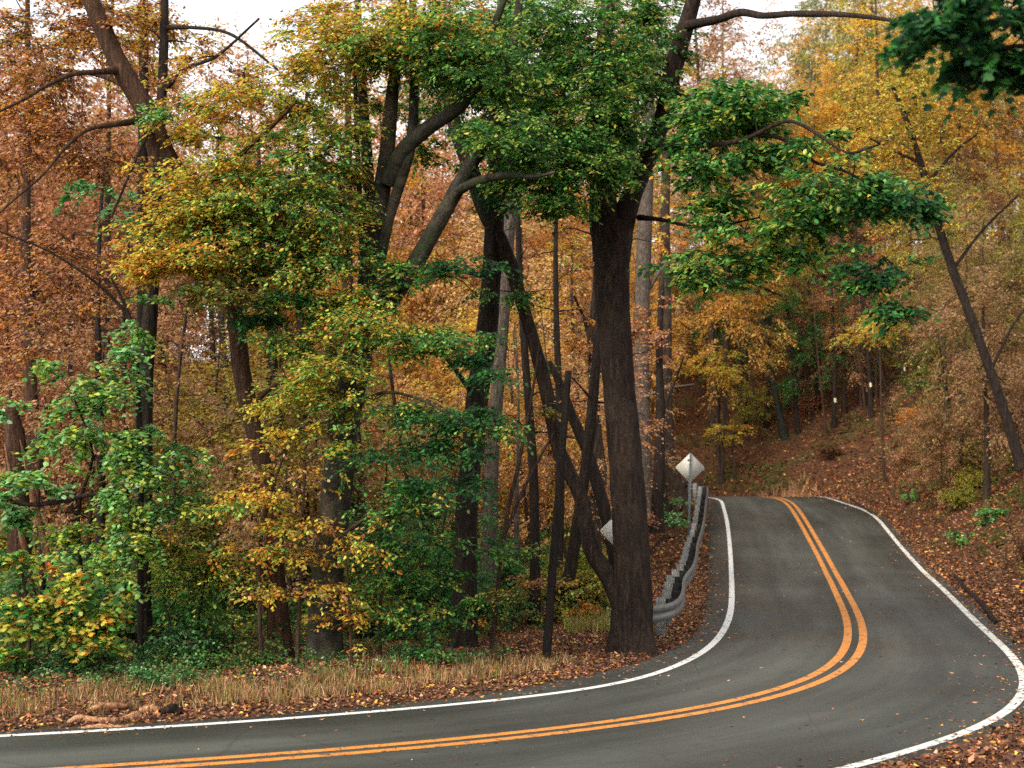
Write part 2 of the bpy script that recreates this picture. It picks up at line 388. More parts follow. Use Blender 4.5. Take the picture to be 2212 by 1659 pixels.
# match the two edges by nearest direction so that the rungs run across the lane
def match(A, Bp):
    best = [0]; n = len(Bp)
    for k in range(1, len(A)):
        j0 = best[-1]; w = slice(j0, min(n, j0 + 14)); d = np.linalg.norm(Bp[w] - A[k], axis=1); best.append(j0 + int(np.argmin(d)))
    return np.array(best)
kk = np.linspace(0, 1, NL)
f = np.linspace(0, 1, NC)[None, :, None]
RP = ei[:, None, :] * (1 - f) + eo[:, None, :] * f
X = RP[..., 0].ravel(); Y = RP[..., 1].ravel()
V = np.stack([X, Y, zb(Y) + 0.004], 1)
arc = np.r_[0, np.cumsum(np.linalg.norm(np.diff((ei + eo) / 2, axis=0), axis=1))]
uv = np.stack([np.repeat(arc, NC), np.tile(np.linspace(0, 1, NC), NL)], 1)
i = (np.arange(NL - 1)[:, None] * NC + np.arange(NC - 1)[None]).ravel()
# skirt so that the tarmac has a thickness
lo = len(V); sk1 = V.reshape(NL, NC, 3)[:, 0].copy(); sk2 = V.reshape(NL, NC, 3)[:, -1].copy(); sk1[:, 2] -= .2; sk2[:, 2] -= .2
V = np.vstack([V, sk1, sk2]); uv = np.vstack([uv, uv.reshape(NL, NC, 2)[:, 0], uv.reshape(NL, NC, 2)[:, -1]])
a = np.arange(NL - 1); q1 = np.stack([lo + a, a * NC, (a + 1) * NC, lo + a + 1], 1); q2 = np.stack([a * NC + NC - 1, lo + NL + a, lo + NL + a + 1, (a + 1) * NC + NC - 1], 1)
road_me = raw_mesh('road', V, [np.stack([i, i + 1, i + NC + 1, i + NC], 1)[:, ::-1], q1, q2], smooth=True, uv=uv)
m, t, b, o = nmat('asphalt'); co = obj_co(t)
uvn = t.nodes.new('ShaderNodeUVMap'); uvn.uv_map = 'UVMap'
sp = t.nodes.new('ShaderNodeSeparateXYZ'); t.links.new(uvn.outputs[0], sp.inputs[0])
big = noise(t, co, 0.22, 4, 0.55); fine = noise(t, co, 42, 6, 0.85); med = noise(t, co, 2.2, 5, 0.65)
lane = ramp(t, sp.outputs['Y'], [(0.0, (0, 0, 0)), (0.12, (.12, .12, .12)), (0.30, (.85, .85, .85)), (0.50, (.35, .35, .35)), (0.66, (.75, .75, .75)), (0.86, (.2, .2, .2)), (1.0, (0, 0, 0))])
base = ramp(t, fine, [(0.36, (0.012, 0.013, 0.011)), (0.52, (0.038, 0.041, 0.034)), (0.68, (0.090, 0.093, 0.078))])
wear = ramp(t, big, [(0.36, (0.55, 0.56, 0.56)), (0.64, (1.25, 1.25, 1.22))])
c = mixc(t, 1.0, base, wear, 'MULTIPLY')
lg = t.nodes.new('ShaderNodeMath'); lg.operation = 'MULTIPLY'; lg.inputs[1].default_value = 0.75; t.links.new(lane, lg.inputs[0])
c = mixc(t, lg.outputs[0], c, (0.085, 0.087, 0.076))
c = mixc(t, ramp(t, med, [(0.55, (0, 0, 0)), (0.75, (.5, .5, .5))]), c, (0.035, 0.033, 0.03))
str_ = noise(t, uvn.outputs[0], 1.0, 4, 0.6, (0.12, 9, 1)); c = mixc(t, 0.55, c, mixc(t, 1.0, c, ramp(t, str_, [(0.35, (.45, .45, .45)), (0.65, (1.6, 1.6, 1.55))]), 'MULTIPLY'))
vor = t.nodes.new('ShaderNodeTexVoronoi'); vor.feature = 'DISTANCE_TO_EDGE'; vor.inputs['Scale'].default_value = .33
wmp = t.nodes.new('ShaderNodeMix'); wmp.data_type = 'VECTOR'; wmp.inputs[0].default_value = .12
nv = t.nodes.new('ShaderNodeTexNoise'); nv.inputs['Scale'].default_value = 1.6; nv.inputs['Detail'].default_value = 5; t.links.new(co, nv.inputs['Vector'])
t.links.new(co, wmp.inputs[4]); t.links.new(nv.outputs['Color'], wmp.inputs[5]); t.links.new(wmp.outputs[1], vor.inputs['Vector'])
crk = ramp(t, vor.outputs['Distance'], [(0.0, (.32, .32, .32)), (0.008, (0, 0, 0))]); c = mixc(t, crk, c, (0.018, 0.017, 0.016))
t.links.new(c, b.inputs['Base Color'])
rr = ramp(t, big, [(0.35, (0.42, 0.42, 0.42)), (0.65, (0.66, 0.66, 0.66))]); t.links.new(rr, b.inputs['Roughness'])
b.inputs['Specular IOR Level'].default_value = 0.35
bump(t, b, fine, 0.004, 0.5)
tag(link('road', road_me, m), kind='structure', label='dark grey asphalt road curving round in a tight bend')

def paint(name, colr, worn, crack=.5):
    m, t, b, o = nmat(name); co = obj_co(t)
    n = noise(t, co, 60, 4, 0.7); n2 = noise(t, co, 5, 6, 0.75)
    c = mixc(t, ramp(t, n, [(0.35, (.5, .5, .5)), (0.6, (0, 0, 0))]), colr, tuple(v * 0.7 for v in colr))
    c = mixc(t, ramp(t, n2, [(worn, (0, 0, 0)), (worn + .05, (.85, .85, .85))]), c, (0.10, 0.07, 0.05))
    uvp = t.nodes.new('ShaderNodeUVMap'); uvp.uv_map = 'UVMap'
    n3 = noise(t, uvp.outputs[0], 5.0, 3, 0.7, (1, .18, 1))
    c = mixc(t, ramp(t, n3, [(0.485, (0, 0, 0)), (0.497, (crack,) * 3), (0.503, (crack,) * 3), (0.515, (0, 0, 0))]), c, (0.06, 0.045, 0.035))
    t.links.new(c, b.inputs['Base Color']); b.inputs['Roughness'].default_value = 0.6; return m
P_WHITE = paint('paint_white', (0.80, 0.80, 0.76), 0.72, .12); P_WORN = paint('paint_white_worn', (0.76, 0.75, 0.68), 0.545, .5); P_YELLOW = paint('paint_yellow', (0.74, 0.27, 0.045), 0.55, .7)
def strip(name, L, w, mat, dz, lab):
    L = resample(L, 600); A = offset(L, -w / 2); Bq = offset(L, w / 2)
    V = np.vstack([np.c_[A, zb(A[:, 1]) + dz], np.c_[Bq, zb(Bq[:, 1]) + dz]]); n = len(L); a = np.arange(n - 1)
    ar = np.r_[0, np.cumsum(np.linalg.norm(np.diff(L, axis=0), axis=1))]; uv = np.vstack([np.c_[ar, 0 * ar], np.c_[ar, 0 * ar + 1]])
    tag(link(name, raw_mesh(name, V, [np.stack([a, a + n, a + n + 1, a + 1], 1)[:, ::-1]], uv=uv), mat), kind='structure', label=lab)
strip('road_marking_white', WHITE_IN, 0.15, P_WHITE, 0.009, 'solid white edge line on the inside of the bend')
strip('road_marking_white_worn', WHITE_OUT, 0.16, P_WORN, 0.009, 'leaf strewn white edge line on the outside of the bend')
# the two yellow lines keep an even gap
cen = (resample(Y_IN, 500) + resample(Y_OUT, 500)) / 2; cen = gsmooth(cen, 6)
strip('road_marking_yellow', offset(cen, -0.155), 0.165, P_YELLOW, 0.009, 'inner line of the double yellow centre line')
strip('road_marking_yellow_outer', offset(cen, 0.155), 0.165, P_YELLOW, 0.009, 'outer line of the double yellow centre line')

DENS = 0.80
# ---------------------------------------------------------------- trees near the road, traced as real trunks at their own distance
def path_px(P):
    """[(px,py,Y,width_px)] -> centre line (k,3) and radii (k)"""
    return np.array([pt(p[0], p[1], p[2]) for p in P]), np.array([p[3] * 0.5 * p[2] / F for p in P])
def limb(G, P, n=26, sides=14, rough=0.06, ends=False):
    C, r = path_px(P) if len(P[0]) == 4 and not isinstance(P, tuple) else P
    Q = catmull(np.c_[C, r], n); Q[:, 3] = np.maximum(Q[:, 3], 0.004)
    G.tubes(Q[None, :, :3], Q[None, :, 3], sides, rough, cap=ends)
    return Q[:, :3], Q[:, 3]
def blobs_to_clumps(blobs):
    out = []
    for b in blobs:
        px, py, rx, ry, Y, dY, n, mix = b[:8]
        o = b[8] if len(b) > 8 else {}
        c = pt(px, py, Y); R3 = np.array([rx * Y / F, dY, ry * Y / F])
        n = max(3, int(n * o.get('dens', DENS))); K = max(2, n // 7)
        u = rng.normal(size=(K, 3)); u /= np.linalg.norm(u, axis=1, keepdims=True); u *= rng.random((K, 1)) ** 0.42 * 1.12
        w = rng.random(K) ** 1.5 + .15; j = rng.choice(K, n, p=w / w.sum())
        g = rng.normal(size=(n, 3)) * np.array([.27, .36, .13]) * (1 + .4 * rng.normal(size=(K, 1)))[j]
        v = u[j] + g; v[:, 2] -= .35 * (g[:, 0] ** 2)
        lone = rng.random(n) < .17
        r3 = rng.normal(size=(n, 3)); r3 /= np.linalg.norm(r3, axis=1, keepdims=True); v[lone] = r3[lone] * rng.uniform(.6, 1.3, (int(lone.sum()), 1))
        out.append((c + v * R3, v * R3, mix, o))
    return out
def tree(name, label, cat, group, mat, limbs, blobs, base, leafname='crown', sk=0.35, leaf=0.085, twigs=True, shape='ovate', root=None, rmax=0.07, extra=None, sides=14, split=False):
    e = root or empty(name, base, label, cat, group)
    off = -np.array(base)
    G = Geo(); nodes = []; rads = []
    for L in limbs:
        opt = {}
        if isinstance(L, tuple): L, opt = L
        C, r = limb(G, L, n=opt.get('n', 26), sides=opt.get('sides', sides), rough=opt.get('rough', 0.05), ends=opt.get('cap', False))
        keep = slice(opt.get('from', 8), None)
        nodes += list(C[keep]); rads += list(r[keep])
    if split:
        for L in limbs:
            g2 = Geo(); limb(g2, L[0], n=L[1].get('n', 26), sides=L[1].get('sides', sides), rough=.04); me = g2.mesh(name + '_stem', smooth=True); shift(me, off); link('stem', me, mat, e)
    if blobs:
        L = Leaves(); TG = Geo() if split else G; cl = blobs_to_clumps(blobs)
        targets = []
        for (C, out, mix, o) in cl:
            k = o.get('R', sk)
            outd = out + rng.normal(0, 0.15, out.shape) + np.array(o.get('dir', (0, -0.2, 0)))
            sprays(L, TG if twigs else None, C, outd, k * rng.uniform(.7, 1.3, len(C)), mix, twigs=o.get('tw', 4), per=o.get('per', 8),
                   leaf=o.get('leaf', leaf), flat=o.get('flat', .25), hang=o.get('hang', .15), spread=o.get('spread', 1.25))
            st = o.get('st', 5); targets.append(C[::st] if len(C) > st else C[:1])
        connect(TG, nodes, rads, np.vstack(targets), rmax=rmax)
        if split: me = TG.mesh(name + '_branches', smooth=True); shift(me, off); link('branches', me, mat, e)
        me = L.mesh(name + '_' + leafname, shape); shift(me, off); link(leafname, me, LEAF, e)
    if not split: me = G.mesh(name + '_trunk', smooth=True); shift(me, off); link('trunk', me, mat, e)
    if extra: extra(e, off)
    return e
def shift(me, off):
    v = np.empty(len(me.vertices) * 3, np.float32); me.vertices.foreach_get('co', v); v = v.reshape(-1, 3) + np.asarray(off, np.float32)
    me.vertices.foreach_set('co', v.ravel()); me.update()

GREEN = {'g': .46, 'dg': .16, 'lg': .24, 'yg': .10, 'y': .03, 'o': .01}
GTIP = {'g': .32, 'dg': .06, 'lg': .28, 'yg': .2, 'y': .10, 'o': .04}
GFR = {'g': .50, 'lg': .34, 'yg': .11, 'dg': .05}
GYEL = {'g': .14, 'lg': .2, 'yg': .26, 'y': .26, 'o': .14}
YEL = {'y': .44, 'o': .28, 'yg': .18, 'lg': .07, 'g': .03}
ORA = {'o': .4, 'y': .22, 's': .2, 'b': .1, 'yg': .08}
OLV = {'ol': .35, 'g': .25, 'yg': .12, 'b': .15, 'y': .13}
VIN = {'vg': .40, 'g': .10, 'lg': .30, 'yg': .20}

def basez(px, py, Y=None):
    X = (px - 1106) * Y / F; return np.array([X, Y, gz(X, Y)[0]])

# --- T1 the big forked trunk beside the guardrail
Y1 = 26.8
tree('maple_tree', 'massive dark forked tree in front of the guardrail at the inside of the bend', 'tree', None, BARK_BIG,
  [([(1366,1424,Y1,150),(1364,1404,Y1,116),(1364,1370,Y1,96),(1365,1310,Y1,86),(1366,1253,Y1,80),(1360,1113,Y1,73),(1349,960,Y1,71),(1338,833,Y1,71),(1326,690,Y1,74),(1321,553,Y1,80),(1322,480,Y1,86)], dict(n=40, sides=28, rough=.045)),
   ([(1316,560,Y1,70),(1306,470,Y1,66),(1302,420,Y1,55),(1296,300,Y1,46),(1300,150,Y1+.3,38),(1312,20,Y1+.5,32),(1322,-120,Y1+.8,24)], dict(sides=18)),
   ([(1328,560,Y1,66),(1345,480,Y1,56),(1366,420,Y1,45),(1398,350,Y1,40),(1435,245,Y1-.2,38),(1457,140,Y1-.4,40),(1492,20,Y1-.6,34),(1520,-90,Y1-1,26)], dict(sides=18)),
   ([(1345,1300,Y1+.1,56),(1318,1248,Y1+.2,40),(1276,1183,Y1+.3,34),(1256,1078,Y1+.5,32),(1207,973,Y1+.7,31),(1178,833,Y1+.9,31),(1139,693,Y1+1.1,28),(1095,553,Y1+1.3,32),(1048,455,Y1+1.4,36),(1012,350,Y1+1.5,34),(985,280,Y1+1.6,30),(958,150,Y1+1.8,26),(930,-60,Y1+2,20)], dict(n=50, sides=16, **{'from': 24})),
   ([(1485,55,Y1-.6,24),(1510,50,Y1-1,20),(1550,42,Y1-1.8,18),(1600,27,Y1-2.6,17),(1650,34,Y1-3.4,15),(1700,30,Y1-4.2,14),(1760,30,Y1-5,14),(1830,32,Y1-6,11),(1900,40,Y1-7,9),(1960,50,Y1-8,6)], dict(n=44, sides=9)),
   ([(1392,330,Y1,22),(1420,322,Y1-1,17),(1470,312,Y1-2,14),(1540,312,Y1-3,12),(1610,300,Y1-3.8,10),(1700,262,Y1-4.4,8),(1770,292,Y1-5,7),(1830,330,Y1-5.4,6),(1900,312,Y1-5.8,5)], dict(n=40, sides=8)),
   ([(1444,190,Y1-.3,18),(1480,206,Y1-1,14),(1540,250,Y1-2,12),(1610,286,Y1-3,10),(1690,300,Y1-3.6,9),(1760,350,Y1-4.2,7),(1830,372,Y1-4.6,6),(1890,410,Y1-5,4)], dict(n=36, sides=8)),
   ([(1380,470,Y1,14),(1430,475,Y1-.8,9),(1500,490,Y1-1.6,7),(1560,486,Y1-2.2,6),(1640,470,Y1-2.8,4)], dict(n=30, sides=7)),
   ([(1374,1330,Y1-.12,46),(1396,1385,Y1-.26,36),(1408,1408,Y1-.36,26),(1420,1422,Y1-.45,10)], dict(n=14, sides=10, **{'from': 13})),
   ([(1352,1330,Y1-.12,50),(1330,1385,Y1-.24,34),(1318,1408,Y1-.34,22),(1304,1420,Y1-.45,8)], dict(n=14, sides=10, **{'from': 13})),
   ([(1364,1350,Y1-.2,50),(1366,1395,Y1-.3,40),(1362,1418,Y1-.42,24),(1358,1432,Y1-.55,8)], dict(n=14, sides=10, **{'from': 13})),
   ([(1320,100,Y1-.2,16),(1380,140,Y1-.6,12),(1450,180,Y1-1.2,10)], dict(n=20, sides=7)),
   ([(1540,560,Y1-2,6),(1600,600,Y1-2.6,5),(1690,640,Y1-3,4)], dict(n=14, sides=6))],
  [(1310,200,70,170,Y1-1.6,1.0,190,GREEN),(1230,240,120,130,Y1-1.8,1.0,330,GFR),(1350,300,50,90,Y1+1.2,.8,70,GREEN),(1290,130,170,130,Y1-.6,1.4,420,GREEN),
   (1235,355,110,66,Y1-2.2,.8,190,GFR),(1140,370,80,60,Y1-2.2,.7,110,GFR),(1190,440,90,22,Y1-2.4,.6,60,GFR),
   (1560,220,110,45,Y1-2.8,1.0,170,GFR,dict(leaf=.112,dens=.62,R=.32,tw=4,per=7)),(1525,270,75,50,Y1-2.6,1.0,100,GREEN,dict(leaf=.112,dens=.62,R=.32,tw=4,per=7)),(1640,235,80,40,Y1-3.4,.8,90,GREEN,dict(leaf=.112,dens=.62,R=.32,tw=4,per=7)),(1530,370,110,40,Y1-2.8,.9,120,GREEN,dict(leaf=.112,dens=.62,R=.32,tw=4,per=7)),
   (1560,450,110,22,Y1-2.9,.8,60,GREEN,dict(leaf=.112,dens=.62,R=.32,tw=4,per=7)),(1760,300,70,22,Y1-4.2,.6,34,GREEN,dict(leaf=.112,dens=.62,R=.32,tw=4,per=7)),(1800,390,120,42,Y1-4.4,.9,120,GREEN,dict(leaf=.112,dens=.62,R=.32,tw=4,per=7)),(1850,430,120,38,Y1-4.6,.9,110,GREEN,dict(leaf=.112,dens=.62,R=.32,tw=4,per=7)),
   (1700,480,150,40,Y1-3.8,.9,120,GREEN,dict(leaf=.112,dens=.62,R=.32,tw=4,per=7)),(1940,450,75,32,Y1-5,.7,70,{'g':.5,'dg':.5},dict(leaf=.112,dens=.62,R=.32,tw=4,per=7)),(1610,560,110,40,Y1-3.2,.9,95,GREEN,dict(leaf=.112,dens=.62,R=.32,tw=4,per=7)),(1560,600,70,30,Y1-3,.7,45,GREEN,dict(leaf=.112,dens=.62,R=.32,tw=4,per=7)),
   (1770,545,90,26,Y1-4,.7,45,GREEN,dict(leaf=.112,dens=.62,R=.32,tw=4,per=7)),(1910,580,70,24,Y1-4.8,.6,42,{'g':.5,'dg':.5},dict(leaf=.112,dens=.62,R=.32,tw=4,per=7)),(1950,650,45,26,Y1-4.9,.5,22,{'g':.5,'dg':.5},dict(leaf=.112,dens=.62,R=.32,tw=4,per=7)),(1850,600,60,16,Y1-4.6,.5,16,GREEN,dict(leaf=.112,dens=.62,R=.32,tw=4,per=7)),
   (1620,340,70,26,Y1-3.4,.7,40,GREEN,dict(leaf=.112,dens=.62,R=.32,tw=4,per=7)),(1170,60,110,90,Y1-1.2,1.2,190,GFR),(1410,40,70,80,Y1+1.2,1.0,130,GREEN),(1380,110,50,70,Y1-1.2,.8,60,GREEN)],
  basez(1364,1404,Y1), leaf=0.085)

# --- T2 the many stemmed beech left of it
Y2 = 25.2
def notice(e, off):
    G = Geo(); c = pt(741,1209,Y2-.42) + off
    G.box(c, .20, .006, .29, rz=.35); ob = link('notice', G.mesh('notice'), NOTICE, e); tag(ob, label='small yellow notice with dark lettering nailed to the trunk')
    H = Geo(); d = np.array([math.cos(.35), math.sin(.35), 0]); nrm = np.array([math.sin(.35), -math.cos(.35), 0]) * .0055
    for k in range(6): H.box(c + nrm + d * (-.068 + .027 * k) + [0, 0, .105], .014, .003, .05, rz=.35)
    for r in range(7):
        w = rng.uniform(.12, .16); H.box(c + nrm + d * (w / 2 - .082) + [0, 0, .06 - .024 * r], w, .003, .009 if r % 3 else .014, rz=.35)
    link('lettering', H.mesh('lettering'), INK, ob)
m, t, b, o = nmat('notice_yellow'); b.inputs['Base Color'].default_value = (.45, .33, .06, 1); b.inputs['Roughness'].default_value = .6; NOTICE = m
co = obj_co(t); c = mixc(t, noise(t, co, 12, 4, .6), (.30, .22, .04), (.55, .42, .09)); t.links.new(c, b.inputs['Base Color'])
m, t, b, o = nmat('ink'); b.inputs['Base Color'].default_value = (.03, .025, .02, 1); INK = m
tree('beech_tree', 'multi stemmed tree with a small yellow notice nailed to its dark base', 'tree', None, BARK_BEECH,
  [([(698,1466,Y2,118),(700,1438,Y2,92),(702,1390,Y2,80),(703,1288,Y2,72),(719,1148,Y2,67),(738,973,Y2,66),(750,870,Y2,66),(768,790,Y2,62),(782,720,Y2,56)], dict(n=40, sides=24, rough=.05)),
   ([(775,760,Y2,48),(800,700,Y2,44),(840,650,Y2,42),(892,577,Y2-.2,39),(935,500,Y2-.3,36),(981,420,Y2-.4,34),(1020,350,Y2-.5,31),(1055,290,Y2-.6,30),(1085,200,Y2-.7,26),(1110,90,Y2-.9,20),(1130,-60,Y2-1,14)], dict(n=44, sides=16)),
   ([(972,440,Y2-.4,24),(990,412,Y2-.6,22),(1045,387,Y2-1,18),(1100,378,Y2-1.4,14),(1150,382,Y2-1.8,10),(1200,372,Y2-2.2,6)], dict(n=24, sides=9)),
   ([(780,740,Y2,46),(788,640,Y2+.1,42),(800,560,Y2+.1,40),(818,450,Y2+.1,38),(834,350,Y2+.1,34),(848,200,Y2+.2,28),(862,100,Y2+.3,24),(870,-60,Y2+.4,18)], dict(n=36, sides=14)),
   ([(815,590,Y2-.1,24),(826,540,Y2-.2,24),(838,480,Y2-.2,24),(856,420,Y2-.2,24),(876,360,Y2-.2,24),(888,310,Y2-.2,24),(893,240,Y2-.1,22),(894,120,Y2,18),(890,-50,Y2,14)], dict(n=36, sides=12)),
   ([(838,400,Y2-.1,34),(862,340,Y2-.2,36),(890,305,Y2-.3,34),(929,273,Y2-.5,32),(965,250,Y2-.6,30),(999,224,Y2-.7,28),(1034,175,Y2-.8,24),(1051,105,Y2-.9,20),(1075,35,Y2-1,16),(1110,-50,Y2-1.1,12)], dict(n=36, sides=12)),
   ([(786,680,Y2+.3,30),(796,560,Y2+.4,28),(797,420,Y2+.5,26),(790,300,Y2+.6,24),(782,180,Y2+.7,20),(775,60,Y2+.8,16),(770,-60,Y2+.9,12)], dict(n=30, sides=12)),
   ([(790,640,Y2-.1,14),(783,540,Y2-.1,13),(776,400,Y2-.1,12),(770,260,Y2,11),(766,140,Y2,8)], dict(n=26, sides=9)),
   ([(800,700,Y2,12),(850,640,Y2-.6,8),(930,600,Y2-1.2,6),(1010,600,Y2-1.6,4)], dict(n=20, sides=6)),
   ([(745,900,Y2,14),(820,850,Y2-1,8),(900,860,Y2-1.8,6),(980,900,Y2-2.4,4)], dict(n=20, sides=6)),
   ([(760,780,Y2,12),(830,740,Y2-1,8),(920,730,Y2-1.8,6),(1000,760,Y2-2.4,4)], dict(n=20, sides=6)),
   ([(715,1180,Y2,12),(790,1120,Y2-.8,8),(870,1100,Y2-1.4,6),(950,1120,Y2-2,4)], dict(n=20, sides=6))],
  [(655,390,110,150,Y2-1.3,.7,120,GTIP),(840,640,130,100,Y2-1.4,.6,46,GTIP),(740,880,120,170,Y2-1.4,.6,80,GYEL),(1000,180,100,60,Y2+1.2,.6,80,GFR),(860,230,90,60,Y2+1.3,.6,50,GTIP),(800,70,130,60,Y2-.6,1.0,210,YEL),(940,60,120,70,Y2-.8,1.0,230,GYEL),(720,110,90,90,Y2-.3,1.0,150,YEL),(890,110,120,50,Y2-1,.9,140,GTIP),(1040,120,110,80,Y2-1.2,1.0,200,GFR),
   (740,260,70,50,Y2-.6,.9,60,GYEL),(930,330,60,30,Y2+1.4,.6,20,GFR),(700,330,70,60,Y2-.6,.8,90,GYEL),(1100,290,100,60,Y2-1.6,.8,120,GFR),
   (650,420,80,60,Y2-.8,.8,100,GTIP),(735,470,55,90,Y2-1,.6,70,GYEL),(700,560,90,70,Y2-1.1,.8,110,GTIP),(760,640,70,50,Y2-1.3,.7,70,GYEL),(850,590,60,30,Y2-1.2,.6,30,GREEN),
   (800,700,100,28,Y2-1.6,.7,60,GYEL),(930,740,130,26,Y2-2,.7,85,GFR),(1050,790,60,26,Y2-2.4,.5,34,{'g':.6,'dg':.4}),(740,790,90,26,Y2-1.8,.6,50,GYEL),
   (860,880,100,28,Y2-1.8,.7,60,GREEN),(980,900,110,24,Y2-2.2,.6,60,{'g':.6,'dg':.4}),(1060,930,50,14,Y2-2.5,.4,16,GREEN),(900,970,120,36,Y2-2,.7,70,{'g':.6,'dg':.4}),
   (870,1080,110,36,Y2-1.8,.7,60,GREEN),(980,1040,100,30,Y2-2,.7,50,{'g':.6,'dg':.4}),(990,580,90,24,Y2-1.6,.6,28,{'dg':.5,'g':.5}),(1100,620,80,20,Y2+2,.6,20,GREEN)],
  basez(700,1438,Y2), leaf=0.082, extra=notice)

# --- T3 the tree that leans to the upper left
Y3 = 25.6
tree('leaning_tree', 'thick brown trunk leaning up to the left, its bare upper part crossing the sky gap', 'tree', None, BARK_BROWN,
  [([(606,1450,Y3,84),(605,1424,Y3,64),(603,1358,Y3,52),(595,1253,Y3,44),(591,1148,Y3,40),(584,1078,Y3,40),(574,1043,Y3,41),(556,955,Y3,40),(535,868,Y3,40),(521,798,Y3,38),(511,707,Y3,38),(490,600,Y3,40),(455,500,Y3,44),(410,420,Y3,48),(352,336,Y3,54),(335,290,Y3,50),(315,238,Y3,45),(273,168,Y3,42),(238,98,Y3,40),(196,0,Y3,37),(170,-80,Y3,32)], dict(n=70, sides=20, rough=.05, **{'from': 34})),
   ([(322,250,Y3,26),(285,262,Y3-.4,16),(250,268,Y3-.8,14),(190,280,Y3-1.2,9),(140,320,Y3-1.6,8),(90,380,Y3-2,6),(20,440,Y3-2.4,5),(-40,500,Y3-2.8,4)], dict(n=30, sides=8)),
   ([(262,150,Y3,22),(215,155,Y3-.5,13),(160,160,Y3-1,11),(110,180,Y3-1.5,9),(50,215,Y3-2,7),(-30,255,Y3-2.4,5)], dict(n=30, sides=8)),
   ([(290,200,Y3,20),(250,175,Y3+.5,12),(200,160,Y3+1,9),(120,150,Y3+1.5,6)], dict(n=20, sides=7)),
   ([(480,580,Y3,22),(520,520,Y3-.6,14),(590,450,Y3-1.2,10),(660,380,Y3-1.8,7)], dict(n=20, sides=7)),
   ([(470,540,Y3,20),(430,500,Y3-.8,12),(370,480,Y3-1.4,8),(310,490,Y3-2,5)], dict(n=20, sides=7)),
   ([(420,430,Y3,20),(500,350,Y3-.8,12),(580,280,Y3-1.4,9),(640,220,Y3-2,6)], dict(n=20, sides=7)),
   ([(540,880,Y3,14),(600,830,Y3-.8,8),(680,830,Y3-1.4,6),(730,850,Y3-1.8,4)], dict(n=20, sides=6))],
  [(460,400,130,50,Y3-1,.9,150,YEL),(400,460,110,45,Y3-1.2,.9,150,YEL),(570,350,120,60,Y3-1,.9,90,GYEL),(480,500,130,40,Y3-1.2,.9,170,GYEL),(420,550,130,30,Y3-1.5,.8,140,YEL),
   (350,580,80,24,Y3-1.7,.6,70,{'o':.4,'y':.4,'yg':.2}),(560,450,120,60,Y3-1.2,.9,160,GTIP),(600,560,110,60,Y3-1.2,.8,150,GTIP),(480,630,110,30,Y3-1.6,.7,80,OLV),(540,240,100,50,Y3-1,.9,44,YEL),
   (640,230,80,50,Y3-1.2,.7,60,GYEL),(640,650,90,36,Y3-1.4,.7,70,GREEN),(560,680,70,26,Y3-1.6,.6,36,{'dg':.6,'g':.4}),(650,840,90,22,Y3-1.6,.6,50,{'yg':.4,'y':.3,'lg':.3}),(600,870,50,14,Y3-1.7,.4,18,{'yg':.5,'y':.5}),
   (450,280,90,40,Y3-.4,.8,40,YEL),(630,160,80,40,Y3-.8,.8,34,YEL),(330,250,60,26,Y3-.6,.4,20,VIN),(650,750,80,30,Y3-1.4,.6,46,GTIP)],
  basez(605,1424,Y3), leaf=0.082)

# --- other upright trunks of the front row
Y4 = 25.8
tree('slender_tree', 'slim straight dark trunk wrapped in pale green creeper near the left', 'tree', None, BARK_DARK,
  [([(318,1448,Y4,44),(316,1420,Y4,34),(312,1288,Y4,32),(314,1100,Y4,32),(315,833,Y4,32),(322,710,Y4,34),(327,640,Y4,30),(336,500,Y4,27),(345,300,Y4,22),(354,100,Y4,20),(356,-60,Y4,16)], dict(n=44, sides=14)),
   ([(352,200,Y4,14),(400,150,Y4-.5,9),(470,120,Y4-1,7),(560,40,Y4-1.6,5)], dict(n=18, sides=6)),
   ([(350,300,Y4,12),(420,295,Y4-.5,8),(500,300,Y4-1,5)], dict(n=18, sides=6)),
   ([(354,60,Y4,12),(420,60,Y4-.5,8),(500,75,Y4-1,7),(600,150,Y4-1.6,5)], dict(n=18, sides=6)),
   ([(350,230,Y4,10),(300,330,Y4-.8,7),(240,470,Y4-1.2,5)], dict(n=18, sides=6))],
  [(470,160,110,60,Y4-.8,.9,50,ORA),(240,60,110,80,Y4+.6,1,110,{'o':.35,'s':.3,'b':.25,'y':.1}),(80,100,120,120,Y4+.8,1,210,{'o':.4,'b':.2,'s':.3,'ol':.1}),(60,300,120,110,Y4+.6,1,160,{'o':.4,'b':.25,'s':.35}),(200,320,90,90,Y4+.6,1,100,{'o':.4,'b':.25,'s':.35}),(150,550,150,100,Y4+.8,1,90,{'o':.3,'b':.3,'s':.4}),(120,700,150,70,Y4+.6,1,60,{'o':.3,'b':.3,'s':.4}),(450,90,100,50,Y4,.8,30,ORA),(500,240,90,30,Y4-.8,.7,30,ORA),(400,200,40,60,Y4-.4,.6,20,ORA),(350,30,60,60,Y4+.4,.8,36,ORA)],
  basez(316,1420,Y4), leaf=0.08)
Y5 = 26.4
tree('slim_tree', 'thin straight trunk standing just left of the slim creeper wrapped one, dark above', 'tree', None, BARK_DARK,
  [([(296,1430,Y5+3,30),(300,1200,Y5+3,24),(306,800,Y5+3,24),(309,400,Y5+3,22),(311,100,Y5+3,20),(312,-60,Y5+3,16)], dict(n=30, sides=12)),
   ([(310,180,Y5+3,10),(250,120,Y5+3.5,7),(180,90,Y5+4,4)], dict(n=14, sides=6))],
  [(240,120,120,120,Y5+4,1.4,60,ORA),(330,160,50,100,Y5+3.5,1,34,ORA)], basez(296,1378,Y5+3), leaf=0.09)
